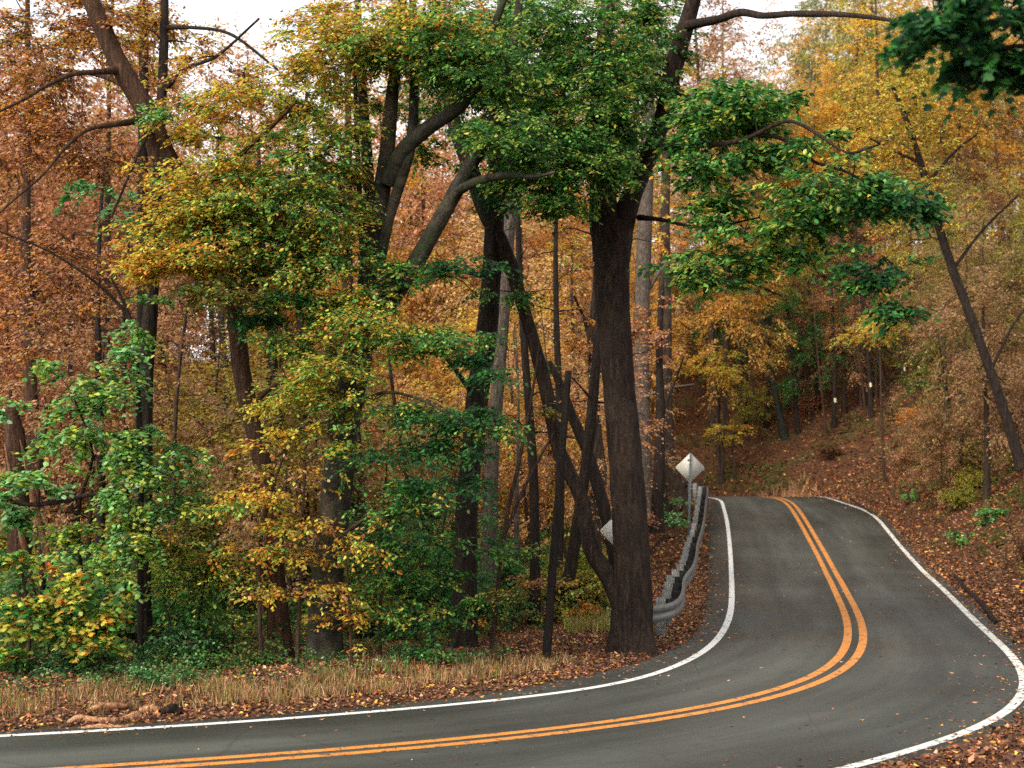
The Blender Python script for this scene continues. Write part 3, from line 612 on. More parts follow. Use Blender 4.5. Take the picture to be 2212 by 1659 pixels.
tree('broken_tree', 'broken dead trunk with pale split wood at the far left edge', 'tree', None, BARK_BROWN,
  [([(44,1430,Y5,70),(44,1380,Y5,56),(42,1250,Y5,50),(40,1100,Y5,48),(36,1000,Y5,46),(30,930,Y5,40),(22,880,Y5,24)], dict(n=30, sides=16, rough=.09, cap=True)),
   ([(70,1400,Y5,18),(92,1250,Y5-.2,16),(82,1120,Y5-.2,10),(84,1010,Y5-.2,9),(96,940,Y5-.3,7),(110,860,Y5-.4,4)], dict(n=20, sides=7))],
  [], basez(44,1390,Y5))
G = Geo()
limb(G, [(130,1330,Y5-.9,24),(112,1250,Y5-.7,18),(86,1130,Y5-.5,14),(60,1020,Y5-.5,9),(44,950,Y5-.5,4)], 20, 8, .15)
limb(G, [(72,1290,Y5-.8,16),(52,1180,Y5-.6,13),(30,1060,Y5-.5,10),(10,960,Y5-.4,4)], 20, 8, .15)
e = bpy.data.objects; ob = link('dead_limb', G.mesh('dead_limb', True), DEADWOOD); tag(ob, 'pale reddish split limbs leaning against the broken trunk at far left', 'dead wood')
Y6 = 28.2
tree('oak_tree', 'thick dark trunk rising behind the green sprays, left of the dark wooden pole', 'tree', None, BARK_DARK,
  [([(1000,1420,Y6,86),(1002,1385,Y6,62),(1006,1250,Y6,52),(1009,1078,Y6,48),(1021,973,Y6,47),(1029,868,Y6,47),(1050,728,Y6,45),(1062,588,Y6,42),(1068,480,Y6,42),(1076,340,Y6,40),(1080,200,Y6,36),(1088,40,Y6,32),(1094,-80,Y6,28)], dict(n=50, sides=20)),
   ([(1070,440,Y6,24),(1110,330,Y6,20),(1160,200,Y6,16),(1190,60,Y6,12)], dict(n=20, sides=9)),
   ([(1028,860,Y6,12),(960,770,Y6-.6,8),(900,720,Y6-1,5)], dict(n=16, sides=6)),
   ([(1062,600,Y6,12),(960,580,Y6-.6,8),(900,600,Y6-1,5)], dict(n=16, sides=6))],
  [(1090,240,110,110,Y6-.8,1.2,150,GREEN),(1120,80,110,90,Y6,1.4,160,GREEN),(1000,60,110,60,Y6,1.2,120,GTIP),(1080,430,50,60,Y6-.6,.5,40,{'dg':.7,'g':.3})],
  basez(1002,1385,Y6), leaf=0.085)
Y7 = 34.5
tree('grey_tree', 'pale grey furrowed trunk just right of the thick dark one at the centre', 'tree', None, BARK_GREY,
  [([(1050,1330,Y7,52),(1052,1300,Y7,40),(1056,1180,Y7,34),(1062,1000,Y7,31),(1067,930,Y7,30),(1086,700,Y7,28),(1095,560,Y7,27),(1105,400,Y7,25),(1115,200,Y7,22),(1120,-40,Y7,18)], dict(n=40, sides=16))],
  [(1130,260,120,120,Y7,1.6,120,GREEN)], basez(1052,1300,Y7), leaf=.1)
tree('crooked_tree', 'crooked dark trunk with a swollen bend, seen between the leaning stem and the massive trunk', 'tree', None, BARK_MID,
  [([(1292,1300,37,44),(1290,1250,37,32),(1284,1113,37,27),(1296,1030,37,30),(1290,960,37,27),(1286,900,37,24),(1280,800,37,21),(1279,728,37,20),(1290,600,37,18),(1286,480,37,16),(1290,300,37,12)], dict(n=50, sides=12, rough=.08)),
   ([(1279,760,37,10),(1262,690,37,7),(1240,640,36.5,5)], dict(n=12, sides=6)), ([(1282,740,37,10),(1300,690,37,7),(1316,640,37,5)], dict(n=12, sides=6))],
  [(1230,560,70,60,36.5,1.2,60,ORA),(1250,700,60,60,36.5,1.2,44,{'o':.5,'b':.3,'s':.2})], basez(1290,1291,37.), leaf=.09)
tree('dead_tree', 'dark rough trunk leaning from lower right to upper left behind the pole', 'tree', None, BARK_DARK,
  [([(1345,1300,33,46),(1328,1210,33,30),(1308,1113,33,26),(1268,973,33,25),(1236,900,33,22),(1206,820,33,17),(1186,780,33,9)], dict(n=40, sides=14, rough=.09))],
  [(1190,800,40,30,33,1,14,OLV)], basez(1345,1318,33.), leaf=.09)
tree('pale_tree', 'straight greyish trunk in the distance just right of the massive forked trunk', 'tree', None, BARK_GREY,
  [([(1394,1120,52,44),(1392,1060,52,36),(1388,900,52,34),(1386,700,52,34),(1392,500,52,32),(1400,300,52,28),(1404,100,52,22)], dict(n=30, sides=14)),
   ([(1392,640,52,12),(1430,580,52,8),(1470,560,52,5)], dict(n=12, sides=6)), ([(1388,860,52,9),(1440,840,51,6),(1500,830,50,4)], dict(n=12, sides=6))],
  [(1420,300,110,160,52,3,120,YEL)], np.array([(1394-1106)*52/F, 52, gz((1394-1106)*52/F, 52)[0]]), leaf=.13)
tree('flared_tree', 'trunk with a wide flared foot beside the diamond sign, behind the guardrail', 'tree', None, BARK_MID,
  [([(1462,1112,60,84),(1456,1085,60,66),(1450,1040,60,46),(1443,980,60,33),(1440,900,60,28),(1438,700,60,26),(1436,500,60,22),(1440,300,60,18)], dict(n=40, sides=14))],
  [(1440,380,110,140,60,3,120,{'s':.4,'o':.3,'y':.2,'b':.1})], basez(1462,1100,60.), leaf=.14)
tree('black_tree', 'black upright trunk just left of the flared foot by the diamond sign', 'tree', None, BARK_DARK,
  [([(1420,1150,48,36),(1420,1110,48,28),(1424,1000,48,24),(1426,880,48,20),(1424,760,48,16),(1430,600,48,12)], dict(n=24, sides=10, cap=True)),
   ([(1426,900,48,8),(1460,820,48,5),(1480,760,48,4)], dict(n=12, sides=6))],
  [(1440,720,60,90,48,1.6,50,{'s':.4,'o':.3,'b':.3})], basez(1420,1145,48.), leaf=.12)
tree('leaning_hill_tree', 'long thin dark tree leaning left over the right hand slope', 'tree', None, BARK_DARK,
  [([(2208,1010,46,34),(2196,975,46,24),(2160,860,46,21),(2110,720,46,20),(2050,560,46,19),(2010,430,46,17),(1985,340,46,14),(1950,240,46,11),(1925,180,46,7)], dict(n=44, sides=12)),
   ([(2140,800,46,8),(2190,700,46,6),(2240,640,46,4)], dict(n=14, sides=6)), ([(2060,580,46,8),(2120,500,46,6),(2200,420,45,4)], dict(n=14, sides=6)),
   ([(1985,350,46,8),(1940,330,46,6),(1880,300,46,4)], dict(n=14, sides=6)), ([(2000,400,46,8),(2060,330,46,6),(2110,290,46,4)], dict(n=14, sides=6))],
  [(1940,240,130,110,46,2,300,{'ol':.25,'y':.5,'yg':.15,'o':.1}),(1990,430,100,120,46.5,2,210,{'ol':.4,'y':.35,'o':.15,'yg':.1}),(1890,330,80,70,46,2,90,{'y':.5,'o':.3,'ol':.2}),(2090,250,80,60,46,2,50,{'ol':.5,'o':.3,'b':.2})],
  hit(2200, 992), leaf=.10)
tree('overhanging_tree', 'dark green lobed leaves hanging into the upper right corner', 'tree', None, BARK_DARK,
  [([(2420,1200,13,80),(2410,600,13,70),(2390,200,13,60),(2360,-200,13,50)], dict(n=24, sides=12)),
   ([(2392,120,13,30),(2300,60,12.8,20),(2200,40,12.6,15),(2100,55,12.4,10),(1990,80,12.2,6)], dict(n=24, sides=8, **{'from': 4})),
   ([(2392,180,13,26),(2300,130,12.8,16),(2220,100,12.6,12),(2120,110,12.4,8)], dict(n=24, sides=8, **{'from': 4})),
   ([(2380,-40,13,26),(2250,-30,12.8,16),(2120,-10,12.6,12),(2020,0,12.4,8)], dict(n=24, sides=8, **{'from': 4}))],
  [(2120,30,110,50,12.6,.9,60,{'dg':.55,'g':.45},dict(leaf=.085,R=.26,hang=.35,dens=.4)),(2170,80,90,50,12.7,.9,56,{'dg':.55,'g':.45},dict(leaf=.075,R=.32,hang=.3,dens=.36)),(2040,70,60,26,12.3,.4,22,{'dg':.55,'g':.45},dict(leaf=.08,R=.24,hang=.4,dens=.7)),
   (2030,20,60,30,12.3,.4,24,{'dg':.6,'g':.4},dict(leaf=.08,R=.24,hang=.4,dens=.7)),(2180,120,50,26,12.4,.4,18,{'dg':.55,'g':.45},dict(leaf=.11,R=.2,hang=.5)),(2110,120,40,18,12.4,.3,8,{'dg':.55,'g':.45},dict(leaf=.10,R=.18,hang=.6))],
  np.array([(2420-1106)*13/F, 13, gz((2420-1106)*13/F, 13)[0]]), shape='maple', leaf=.11)

# --- wooden pole
G = Geo(); pp = [(1179,1440,26,20),(1180,1421,26,19.5),(1187,1330,26,18.5),(1196,1200,26,18),(1206,1078,26,17),(1216,950,26,16),(1228,801,26,14.5)]
C, r = path_px(pp); b0 = basez(1180,1421,26.)
Q = catmull(np.c_[C, r], 40); G.tubes(Q[None, :, :3] - b0, Q[None, :, 3], 12, .02, cap=True)
pe = empty('wooden_pole', b0, 'dark weathered wooden pole with a flat cut top, leaning slightly right', 'pole')
link('shaft', G.mesh('pole_shaft', False), POLE, pe)
# ---------------------------------------------------------------- saplings and bushes of the understorey near the road
def sap(name, label, cat, stems, blobs, mat=TWIG, group=None, **kw):
    p = stems[0][0]; base = pt(p[0], p[1], p[2]); base[2] = gz(base[0], base[1])[0]
    return tree(name, label, cat, group, mat, [(s_, dict(n=16, sides=6, rough=.03, **{'from': 2})) for s_ in stems], blobs, base, leafname='foliage', rmax=.02, split=len(stems) > 1, **kw)
FR = {'o': .35, 'y': .3, 'yg': .15, 's': .1, 'b': .1}
sap('beech_sapling', 'sapling with orange yellow leaves in front of the leaning brown trunk', 'sapling',
    [[(565,1425,24.6,10),(560,1290,24.6,9),(566,1150,24.5,7),(600,1020,24.4,5),(640,930,24.3,3)],[(641,1440,24.3,10),(648,1280,24.3,8),(652,1150,24.2,6),(660,1000,24.1,4)]],
    [(640,940,70,16,24.2,.5,12,YEL),(580,960,60,12,24.2,.5,8,FR),(600,1010,80,16,24.2,.5,16,FR),(640,1060,90,22,24.1,.6,24,FR),(560,1080,70,20,24.2,.5,16,YEL),(660,1130,60,22,24,.5,14,FR),(600,1140,70,18,24.1,.5,13,YEL),
     (550,1190,90,20,24,.5,17,YEL),(640,1200,70,20,24,.5,14,FR),(660,1270,60,24,23.9,.5,16,FR),(560,1290,70,18,24,.5,13,FR),(490,1110,90,26,24.2,.6,22,GYEL),(740,980,60,22,24,.5,13,GYEL)], leaf=.092)
sap('yellow_sapling', 'low sapling with rusty orange leaves at the foot of the multi stemmed tree', 'sapling',
    [[(760,1445,24,7),(756,1340,24,5),(750,1240,23.9,4),(740,1150,23.8,3)]],
    [(750,1170,50,16,23.8,.4,8,YEL),(800,1120,60,14,23.9,.4,7,FR),(770,1330,34,60,23.8,.4,11,FR),(700,1330,40,40,23.8,.4,6,FR),(790,1200,40,16,23.8,.3,5,YEL)], leaf=.08)
sap('green_sapling', 'green leaved sapling with layered sprays standing before the thick dark trunk', 'sapling',
    [[(820,1430,25.6,9),(822,1300,25.6,8),(824,1180,25.5,7),(832,1050,25.4,5),(840,950,25.3,3)],[(930,1440,26,8),(940,1300,26,7),(955,1150,26,5),(990,1000,26,3)]],
    [(870,1180,110,30,25,.6,37,GREEN),(960,1180,100,30,25.2,.6,34,{'g':.6,'dg':.2,'lg':.2}),(900,1240,120,30,25,.6,30,GREEN),(1000,1240,80,26,25.2,.6,16,{'g':.6,'dg':.2,'lg':.2}),(860,1300,100,34,25,.6,25,GTIP),(960,1310,110,30,25.1,.6,25,{'g':.6,'dg':.25,'lg':.15}),
     (1040,1300,60,24,25.3,.5,11,GREEN),(900,1370,110,30,24.9,.6,21,{'g':.6,'dg':.25,'lg':.15}),(820,1120,60,24,25.2,.5,14,{'g':.6,'dg':.25,'lg':.15}),(790,1240,50,40,25.3,.5,11,OLV)], leaf=.092)
sap('forked_sapling', 'thin forked bare sapling between the thick dark trunk and the pole', 'sapling',
    [[(1062,1405,27,12),(1070,1330,27,11),(1080,1218,27,10),(1100,1090,27,9),(1121,1000,27,8),(1150,850,27,6),(1165,740,27,3)],[(1092,1150,27,9),(1130,1060,27,7),(1165,990,27,6),(1200,930,27,4)]],
    [(1150,900,50,40,26.8,.5,7,OLV),(1130,1200,80,20,26.6,.6,16,GREEN),(1180,1190,50,10,26.6,.4,6,GREEN),(1100,1300,60,40,26.6,.6,14,OLV),(1160,1255,46,12,28,.5,9,{'s':.7,'o':.3})], leaf=.08)
sap('vine_bush', 'tall tangle of pale green heart shaped creeper leaves climbing the left hand trunks', 'creeper',
    [[(304,1430,24.6,16),(303,1250,24.6,14),(304,1008,24.6,14),(298,850,24.6,13),(290,728,24.6,11),(270,660,24.5,8),(240,600,24.4,5)],[(180,1430,24.4,10),(176,1250,24.4,9),(170,1100,24.4,8),(200,980,24.3,7),(160,860,24.2,4)],
     [(0,1075,23.8,8),(60,1090,23.8,9),(140,1082,23.8,10),(200,1068,23.8,10),(270,1082,24.2,8)],[(290,700,24.6,8),(240,640,24.4,7),(180,590,24.2,6),(100,540,24,5),(0,500,23.8,4)]],
    [(290,700,50,30,24.3,.4,12,VIN,dict(hang=.5)),(280,780,40,50,24.3,.4,14,VIN,dict(hang=.5)),(170,800,60,30,24.1,.5,16,VIN,dict(hang=.5)),(220,850,90,40,24.1,.5,40,VIN,dict(hang=.5)),(150,920,90,40,24,.5,34,VIN,dict(hang=.5)),
     (310,930,50,50,24.2,.4,22,VIN,dict(hang=.5)),(240,960,90,40,24.1,.5,24,VIN,dict(hang=.5)),(380,980,60,60,24.4,.5,16,{'vg':.5,'g':.4,'yg':.1},dict(hang=.5)),(290,1040,60,60,24,.5,34,VIN,dict(hang=.5)),(250,1120,70,50,23.9,.5,34,VIN,dict(hang=.5)),
     (330,1100,60,60,24.1,.5,24,{'vg':.4,'g':.3,'yg':.3},dict(hang=.4)),(60,1060,80,30,23.8,.5,22,{'vg':.6,'g':.3,'yg':.1}),(40,1110,70,40,23.8,.5,28,{'vg':.5,'g':.4,'yg':.1}),(20,890,50,30,24,.5,13,VIN),(150,1180,100,40,23.7,.6,40,{'vg':.25,'lg':.25,'yg':.3,'y':.2}),
     (280,1200,60,70,23.8,.5,40,{'vg':.3,'yg':.4,'y':.15,'g':.15},dict(hang=.4)),(80,1000,70,30,24,.5,12,VIN),(300,480,50,24,25,.5,6,VIN,dict(hang=.5)),(230,420,90,40,25.4,.6,14,{'vg':.6,'g':.4},dict(hang=.5)),(330,640,40,20,24.6,.4,5,VIN)],
    mat=BARK_DARK, leaf=.088, shape='heart', sk=.28)
sap('maple_sapling', 'yellow green maple sapling with broad lobed leaves at the left edge', 'sapling',
    [[(60,1450,23.2,9),(64,1350,23.2,8),(50,1250,23.1,6),(40,1180,23,4)],[(170,1450,23.2,8),(160,1350,23.1,6),(140,1280,23,4)]],
    [(40,1200,70,30,22.9,.5,15,{'yg':.3,'lg':.22,'g':.28,'y':.12,'o':.08}),(140,1250,80,40,22.9,.5,26,{'yg':.3,'lg':.22,'g':.28,'y':.12,'o':.08}),(60,1290,80,40,22.8,.5,22,{'yg':.3,'lg':.22,'g':.28,'y':.12,'o':.08}),(150,1340,90,40,22.8,.5,26,{'yg':.3,'lg':.22,'g':.28,'y':.12,'o':.08}),
     (60,1380,90,40,22.7,.5,22,{'yg':.3,'lg':.22,'g':.28,'y':.12,'o':.08}),(200,1390,50,36,22.9,.4,11,{'yg':.3,'lg':.22,'g':.28,'y':.12,'o':.08}),(230,1300,50,50,23,.5,13,{'yg':.3,'lg':.22,'g':.28,'y':.12,'o':.08}),(20,1430,60,30,22.6,.4,12,{'yg':.3,'lg':.22,'g':.28,'y':.12,'o':.08})], shape='maple', leaf=.10, sk=.3)
sap('spicebush', 'dark green bush filling the gap between the two left hand trunks', 'bush',
    [[(420,1440,25.4,9),(430,1330,25.4,7),(450,1200,25.4,5)],[(500,1440,25.6,9),(505,1330,25.6,7),(500,1220,25.6,5)],[(380,1440,25,8),(370,1360,25,6),(350,1280,25,4)]],
    [(420,1300,110,90,25,.9,100,{'g':.35,'lg':.2,'yg':.25,'dg':.1,'y':.1}),(480,1390,100,50,24.8,.8,80,{'g':.45,'dg':.2,'ol':.2,'lg':.15}),(380,1390,80,50,24.6,.7,70,{'g':.5,'dg':.1,'vg':.4}),(470,1220,100,60,25.4,.8,80,GYEL),(410,1160,90,50,25.2,.8,70,GYEL),(400,1060,90,60,25.6,.9,60,{'lg':.4,'g':.4,'yg':.2})], leaf=.08)
def ground_bush(name, label, px, py, rx, ry, Y, n, mix, leaf=.07, cat='bush', group=None, **kw):
    st = [[(px + rx * a, py + ry * .9, Y + .1 * k, 5), (px + rx * a * 1.2, py + ry * .3, Y, 4), (px + rx * a * 1.5, py - ry * .4, Y, 3)] for k, a in enumerate((-.5, 0, .5))]
    return sap(name, label, cat, st, [(px, py, rx, ry, Y, rx * Y / F * .7, n, mix, dict(R=.2, **kw))], leaf=leaf, group=group)
ground_bush('green_bush', 'dense low deep green bush at the roadside grass near the left', 330, 1480, 100, 44, 22.4, 330, {'g': .6, 'vg': .25, 'dg': .15}, .05, hang=.3)
ground_bush('green_bush', 'darker low bush behind the roadside grass at the far left', 120, 1450, 130, 36, 23.0, 200, {'g': .5, 'dg': .4, 'vg': .1}, .055)
ground_bush('green_bush', 'small bright green plant on the leaf litter in front of the dark trunks', 850, 1425, 46, 34, 25.2, 46, {'vg': .6, 'g': .4}, .09)
ground_bush('green_bush', 'tiny green seedling on the litter right of the fallen bough', 1110, 1440, 26, 18, 25.0, 12, {'g': .7, 'vg': .3}, .08)
ground_bush('green_bush', 'small green clump at the foot of the leaning brown trunk', 520, 1440, 60, 26, 24.4, 50, {'g': .6, 'ol': .4}, .07)
ground_bush('yellow_bush', 'yellow green thicket behind the pole, left of the massive trunk', 1250, 1290, 60, 44, 32, 150, {'yg': .35, 'ol': .25, 'g': .2, 'o': .2}, .10)
ground_bush('yellow_bush', 'rusty golden brush just left of the foot of the massive trunk', 1270, 1330, 40, 30, 30.5, 60, {'o': .5, 'ol': .3, 'yg': .2}, .09)
ground_bush('green_bush', 'bright green seedling behind the guardrail under the diamond sign', 1450, 1092, 40, 12, 54, 26, {'vg': .6, 'lg': .4}, .13)
ground_bush('green_bush', 'small green plants on the litter just left of the sign post', 1440, 1120, 40, 14, 50, 24, {'vg': .5, 'g': .5}, .12)
ground_bush('green_bush', 'dark green thicket behind the row of front trunks, centre', 900, 1350, 120, 60, 29.5, 90, {'g': .3, 'dg': .15, 'ol': .35, 'o': .2}, .08)
ground_bush('green_bush', 'dark green thicket left of the thick dark centre trunk', 780, 1330, 60, 80, 30.5, 90, {'g': .3, 'dg': .1, 'ol': .3, 'b': .1, 'yg': .2}, .08)
ground_bush('green_bush', 'shady green thicket between the thick dark trunk and the pole', 1110, 1330, 90, 60, 31, 80, {'g': .3, 'dg': .15, 'ol': .4, 'yg': .15}, .08)

# ---------------------------------------------------------------- copies: woodland trees further back
def proto_tree(kind, H, cr, c0, nsp, leaf, mix, lean=0.04, R=0.6, limbs=16, tr=0.16, per=8, tw=4):
    """local meshes (trunk with limbs, crown); tints are multiplied by the object's colour"""
    G = Geo(); n = 18; t = np.linspace(0, 1, n)
    P = np.stack([lean * H * t ** 1.5 * math.cos(kind) + .12 * np.sin(t * 5 + kind), lean * H * t ** 1.5 * math.sin(kind) + .12 * np.cos(t * 4 + kind), H * t - .3], 1)
    r = tr * (1 - .85 * t) + .5 * tr * np.exp(-t * 25)
    G.tubes(P[None], r[None], 9, .05)
    L = Leaves(); u = rng.normal(size=(nsp, 3)); u /= np.linalg.norm(u, axis=1, keepdims=True); u *= rng.random((nsp, 1)) ** .4
    cz = (c0 + 1) / 2 * H; hz = (1 - c0) / 2 * H
    lob = 1 + .35 * np.sin(3 * np.arctan2(u[:, 1], u[:, 0]) + kind * 2 + 3 * u[:, 2])
    C = u * np.array([cr, cr, hz]) * lob[:, None]; C += np.array([P[-5][0], P[-5][1], cz])
    # clumping: pull the sprays to a smaller number of limb ends
    K = max(8, nsp // 9); cen = C[rng.choice(nsp, K, replace=False)]
    j = np.argmin(np.linalg.norm(C[:, None] - cen[None], axis=2), axis=1); C = C + (cen[j] - C) * .45
    sprays(L, None, C, C - np.array([0, 0, cz]) + rng.normal(0, .2, C.shape), R * rng.uniform(.7, 1.3, nsp), mix, twigs=tw, per=per, leaf=leaf, flat=.3, spread=.6)
    connect(G, P[5:], r[5:] * .6, cen[:70], rmax=tr * .4, k=.006, sides=4, rmin=.008)
    a = G.mesh('woodland_trunk', True); a.materials.append(BARK_MID); c = L.mesh('woodland_crown', 'kite'); c.materials.append(LEAF)
    return a, c
NEU = {'w1': 1., 'w2': 1., 'w3': 1., 'w4': .5}
PAL.update({'w1': (.62, .62, .62), 'w2': (.40, .37, .34), 'w3': (.70, .80, .55), 'w4': (.24, .18, .14)})
protoB = [proto_tree(k, H, cr, c0, n, .135, NEU, R=.75) for k, (H, cr, c0, n) in enumerate([(17, 3.8, .25, 520), (14, 3.4, .2, 460), (20, 4.2, .35, 560), (12, 3.0, .15, 400)])]
protoU = [proto_tree(k + 7, H, cr, c0, n, .10, NEU, R=.55, tr=.06, lean=.12) for k, (H, cr, c0, n) in enumerate([(6.5, 2.6, .08, 330), (5, 2.2, .08, 260), (8, 2.6, .12, 360)])]
protoS = [proto_tree(k + 20, H, cr, c0, n, .085, NEU, R=.3, tr=.02, lean=.1) for k, (H, cr, c0, n) in enumerate([(1.5, .8, .0, 130), (1.0, .8, .0, 110)])]
# bare poles: trunk only with few twigs
def proto_bare(kind, H, tr, nb):
    G = Geo(); t = np.linspace(0, 1, 16)
    P = np.stack([.03 * H * t * math.cos(kind * 2) + .1 * np.sin(t * 6 + kind), .02 * H * t + .08 * np.cos(t * 5), H * t - .4], 1); r = tr * (1 - .75 * t) + .5 * tr * np.exp(-t * 28)
    G.tubes(P[None], r[None], 8, .06)
    tg = P[rng.integers(5, 15, nb)] + rng.normal(0, 1, (nb, 3)) * [1.7, 1.7, .7] + [0, 0, .6]
    connect(G, P[4:], r[4:] * .5, tg, rmax=.04, sides=4, rmin=.006)
    a = G.mesh('bare_trunk', True); return a
BARE = [proto_bare(k, H, tr, nb) for k, (H, tr, nb) in enumerate([(13, .16, 60), (10, .09, 60), (15, .22, 70), (8, .06, 40)])]
for k, a in enumerate(BARE): a.materials.append([BARK_DARK, BARK_MID, BARK_BROWN, BARK_GREY][k])

TINT = {'o': (1.25, .66, .15), 's': (1.22, .71, .39), 'y': (1.4, .88, .17), 'ol': (.68, .60, .12), 'g': (.18, .48, .14), 'br': (.90, .48, .25), 'db': (.40, .21, .12), 'yg': (.72, .85, .16), 'gg': (.55, .66, .34), 'mv': (.55, .33, .24), 'do': (.40, .33, .09)}
LAB = {'o': 'orange leaved', 's': 'salmon coloured', 'y': 'bright yellow', 'ol': 'olive coloured', 'g': 'green leaved', 'br': 'russet brown', 'db': 'dark brown', 'yg': 'yellow green', 'gg': 'pale grey green', 'mv': 'dull mauve brown', 'do': 'dark olive'}
def place(protos, x, y, tint, what, cat, where, grp, sc=1.0, color_jit=.18, nm='woodland_tree', label=None):
    a, c = protos[rng.integers(len(protos))]; z = gz(x, y)[0]
    e = bpy.data.objects.new(nm, None); COL.objects.link(e); e.location = (x, y, z - .02); e.rotation_euler = (0, 0, rng.uniform(0, 6.28)); s = sc * rng.uniform(.85, 1.2); e.scale = (s, s, s * rng.uniform(.9, 1.1))
    tag(e, label or f'{LAB[tint]} {what} {where}', cat, grp)
    for nmp, me in (('trunk', a), ('crown', c)):
        ch = bpy.data.objects.new(nmp, me); COL.objects.link(ch); ch.parent = e
        if nmp == 'crown': ch.color = (*[v * math.exp(rng.normal(0, color_jit * .3)) * (1) for v in TINT[tint]], 1)
    return e
def zone(protos, n, pxr, yr, tints, what, cat, where, grp, sc=1.0, mind=2.0, nm='woodland_tree', side=None):
    placed = []; ks = list(tints); w = np.array([tints[k] for k in ks]); w = w / w.sum(); tries = 0
    while len(placed) < n and tries < n * 60:
        tries += 1; y = math.sqrt(rng.uniform(yr[0] ** 2, yr[1] ** 2)); px = rng.uniform(*pxr); x = (px - 1106) * y / F
        if near(RD, np.array([x]), np.array([y]))[0] or min(near(DI, np.array([x]), np.array([y]))[0], near(DO, np.array([x]), np.array([y]))[0]) < 1.6: continue
        if y < 64 and 1310 < px < 1620 and side != 'out': continue
        if side == 'in' and not near(II, np.array([x]), np.array([y]))[0]: continue
        if side == 'out' and near(II, np.array([x]), np.array([y]))[0]: continue
        if any((x - a) ** 2 + (y - b) ** 2 < mind ** 2 for a, b in placed): continue
        placed.append((x, y)); place(protos, x, y, ks[rng.choice(len(ks), p=w)], what, cat, where, grp, sc, nm=nm)
# understorey between the front row and the far part of the road
zone(protoU, 22, (-150, 460), (31, 58), {'s': .4, 'br': .5, 'o': .1}, 'understorey tree', 'tree', 'in the blurred wood behind the left hand trunks', 'understorey trees left', 1.0, 1.8, 'understorey_tree', 'in')
zone(protoU, 22, (380, 900), (30, 56), {'ol': .3, 's': .2, 'g': .25, 'br': .25}, 'understorey tree', 'tree', 'in the blurred wood between the front trunks', 'understorey trees middle', .95, 1.8, 'understorey_tree', 'in')
zone(protoU, 24, (860, 1400), (38, 62), {'s': .55, 'o': .35, 'ol': .1}, 'understorey tree', 'tree', 'behind the dark trunks at the centre', 'understorey trees centre', 1.0, 1.8, 'understorey_tree', 'in')
zone(protoS, 26, (380, 1250), (28, 44), {'g': .5, 'ol': .3, 'yg': .2}, 'low bush', 'bush', 'on the shady wood floor behind the front trunks', 'wood floor bushes', 1.3, 1.0, 'low_bush', 'in')
zone(protoS, 16, (-20, 420), (25, 36), {'g': .4, 'yg': .3, 'ol': .3}, 'low bush', 'bush', 'among the trunks at the left', 'left wood floor bushes', 1.3, 1.0, 'low_bush', 'in')
# taller trees
zone(protoB, 30, (-260, 370), (38, 90), {'br': .55, 's': .35, 'o': .1}, 'woodland tree', 'tree', 'at the back of the wood on the left', 'far trees left', 1.0, 3.2)
zone(protoB, 22, (560, 1150), (52, 105), {'o': .4, 's': .4, 'ol': .2}, 'woodland tree', 'tree', 'at the back of the wood in the middle', 'far trees middle', 1.0, 3.2)
zone(protoB, 16, (1100, 1560), (84, 120), {'s': .45, 'o': .35, 'y': .2}, 'woodland tree', 'tree', 'on the far slope above the diamond sign', 'far slope trees centre', 1.0, 3.2)
zone(protoB, 16, (1600, 1860), (112, 160), {'y': .6, 'o': .4}, 'woodland tree', 'tree', 'high on the far slope above the road', 'glowing far slope trees', 1.25, 3.2)
zone(protoB, 12, (1780, 2250), (110, 170), {'gg': .4, 'mv': .3, 'y': .3}, 'woodland tree', 'tree', 'at the top of the far slope', 'pale far slope trees', 1.4, 3.5)
zone(protoB, 24, (1560, 2260), (86, 118), {'do': .15, 'ol': .2, 'br': .25, 'o': .12, 'mv': .08, 'db': .06, 'g': .05, 'y': .12}, 'woodland tree', 'tree', 'on the middle of the right hand slope', 'mid slope trees', .9, 3.2)
zone(protoU, 12, (1540, 1960), (88, 104), {'ol': .3, 'br': .4, 'y': .2, 'g': .1}, 'small tree', 'tree', 'behind the crest of the road', 'small slope trees', 1.0, 2.2, 'understorey_tree')
zone(protoB, 15, (2000, 2420), (54, 86), {'do': .3, 'br': .3, 'ol': .2, 'o': .1, 'db': .1}, 'woodland tree', 'tree', 'on the slope at the right edge', 'right edge slope trees', .75, 3.0)
zone(protoU, 6, (2020, 2300), (46, 64), {'do': .6, 'db': .2, 'br': .2}, 'small tree', 'tree', 'on the bank at the right edge', 'right bank small trees', .8, 2.2, 'understorey_tree', 'out')
zone(protoS, 30, (1560, 2300), (30, 92), {'ol': .3, 'br': .5, 'db': .2}, 'scrubby bush', 'bush', 'on the leaf covered bank right of the road', 'bank bushes', 1.0, 1.5, 'low_bush', 'out')
zone(protoB, 14, (1700, 2280), (92, 130), {'y': .5, 'o': .4, 'ol': .1}, 'tall tree', 'tree', 'towering over the right hand slope', 'tall slope trees', 1.45, 4.2)
zone(protoB, 8, (-300, 220), (44, 80), {'br': .6, 's': .4}, 'tall tree', 'tree', 'towering at the back of the wood on the left', 'tall left trees', 1.35, 4.0)
zone(protoB, 12, (480, 1150), (60, 100), {'s': .5, 'o': .4, 'ol': .1}, 'tall tree', 'tree', 'towering at the back of the wood in the middle', 'tall middle trees', 1.35, 4.0)
zone(protoB, 8, (1160, 1600), (92, 125), {'o': .5, 's': .4, 'ol': .1}, 'tall tree', 'tree', 'towering above the crest of the road', 'tall crest trees', 1.35, 4.2)
zone(protoB, 7, (1740, 2000), (118, 140), {'gg': .6, 'y': .4}, 'tall tree', 'tree', 'highest on the far slope, near the sky gap', 'highest slope trees', 1.75, 4.5)
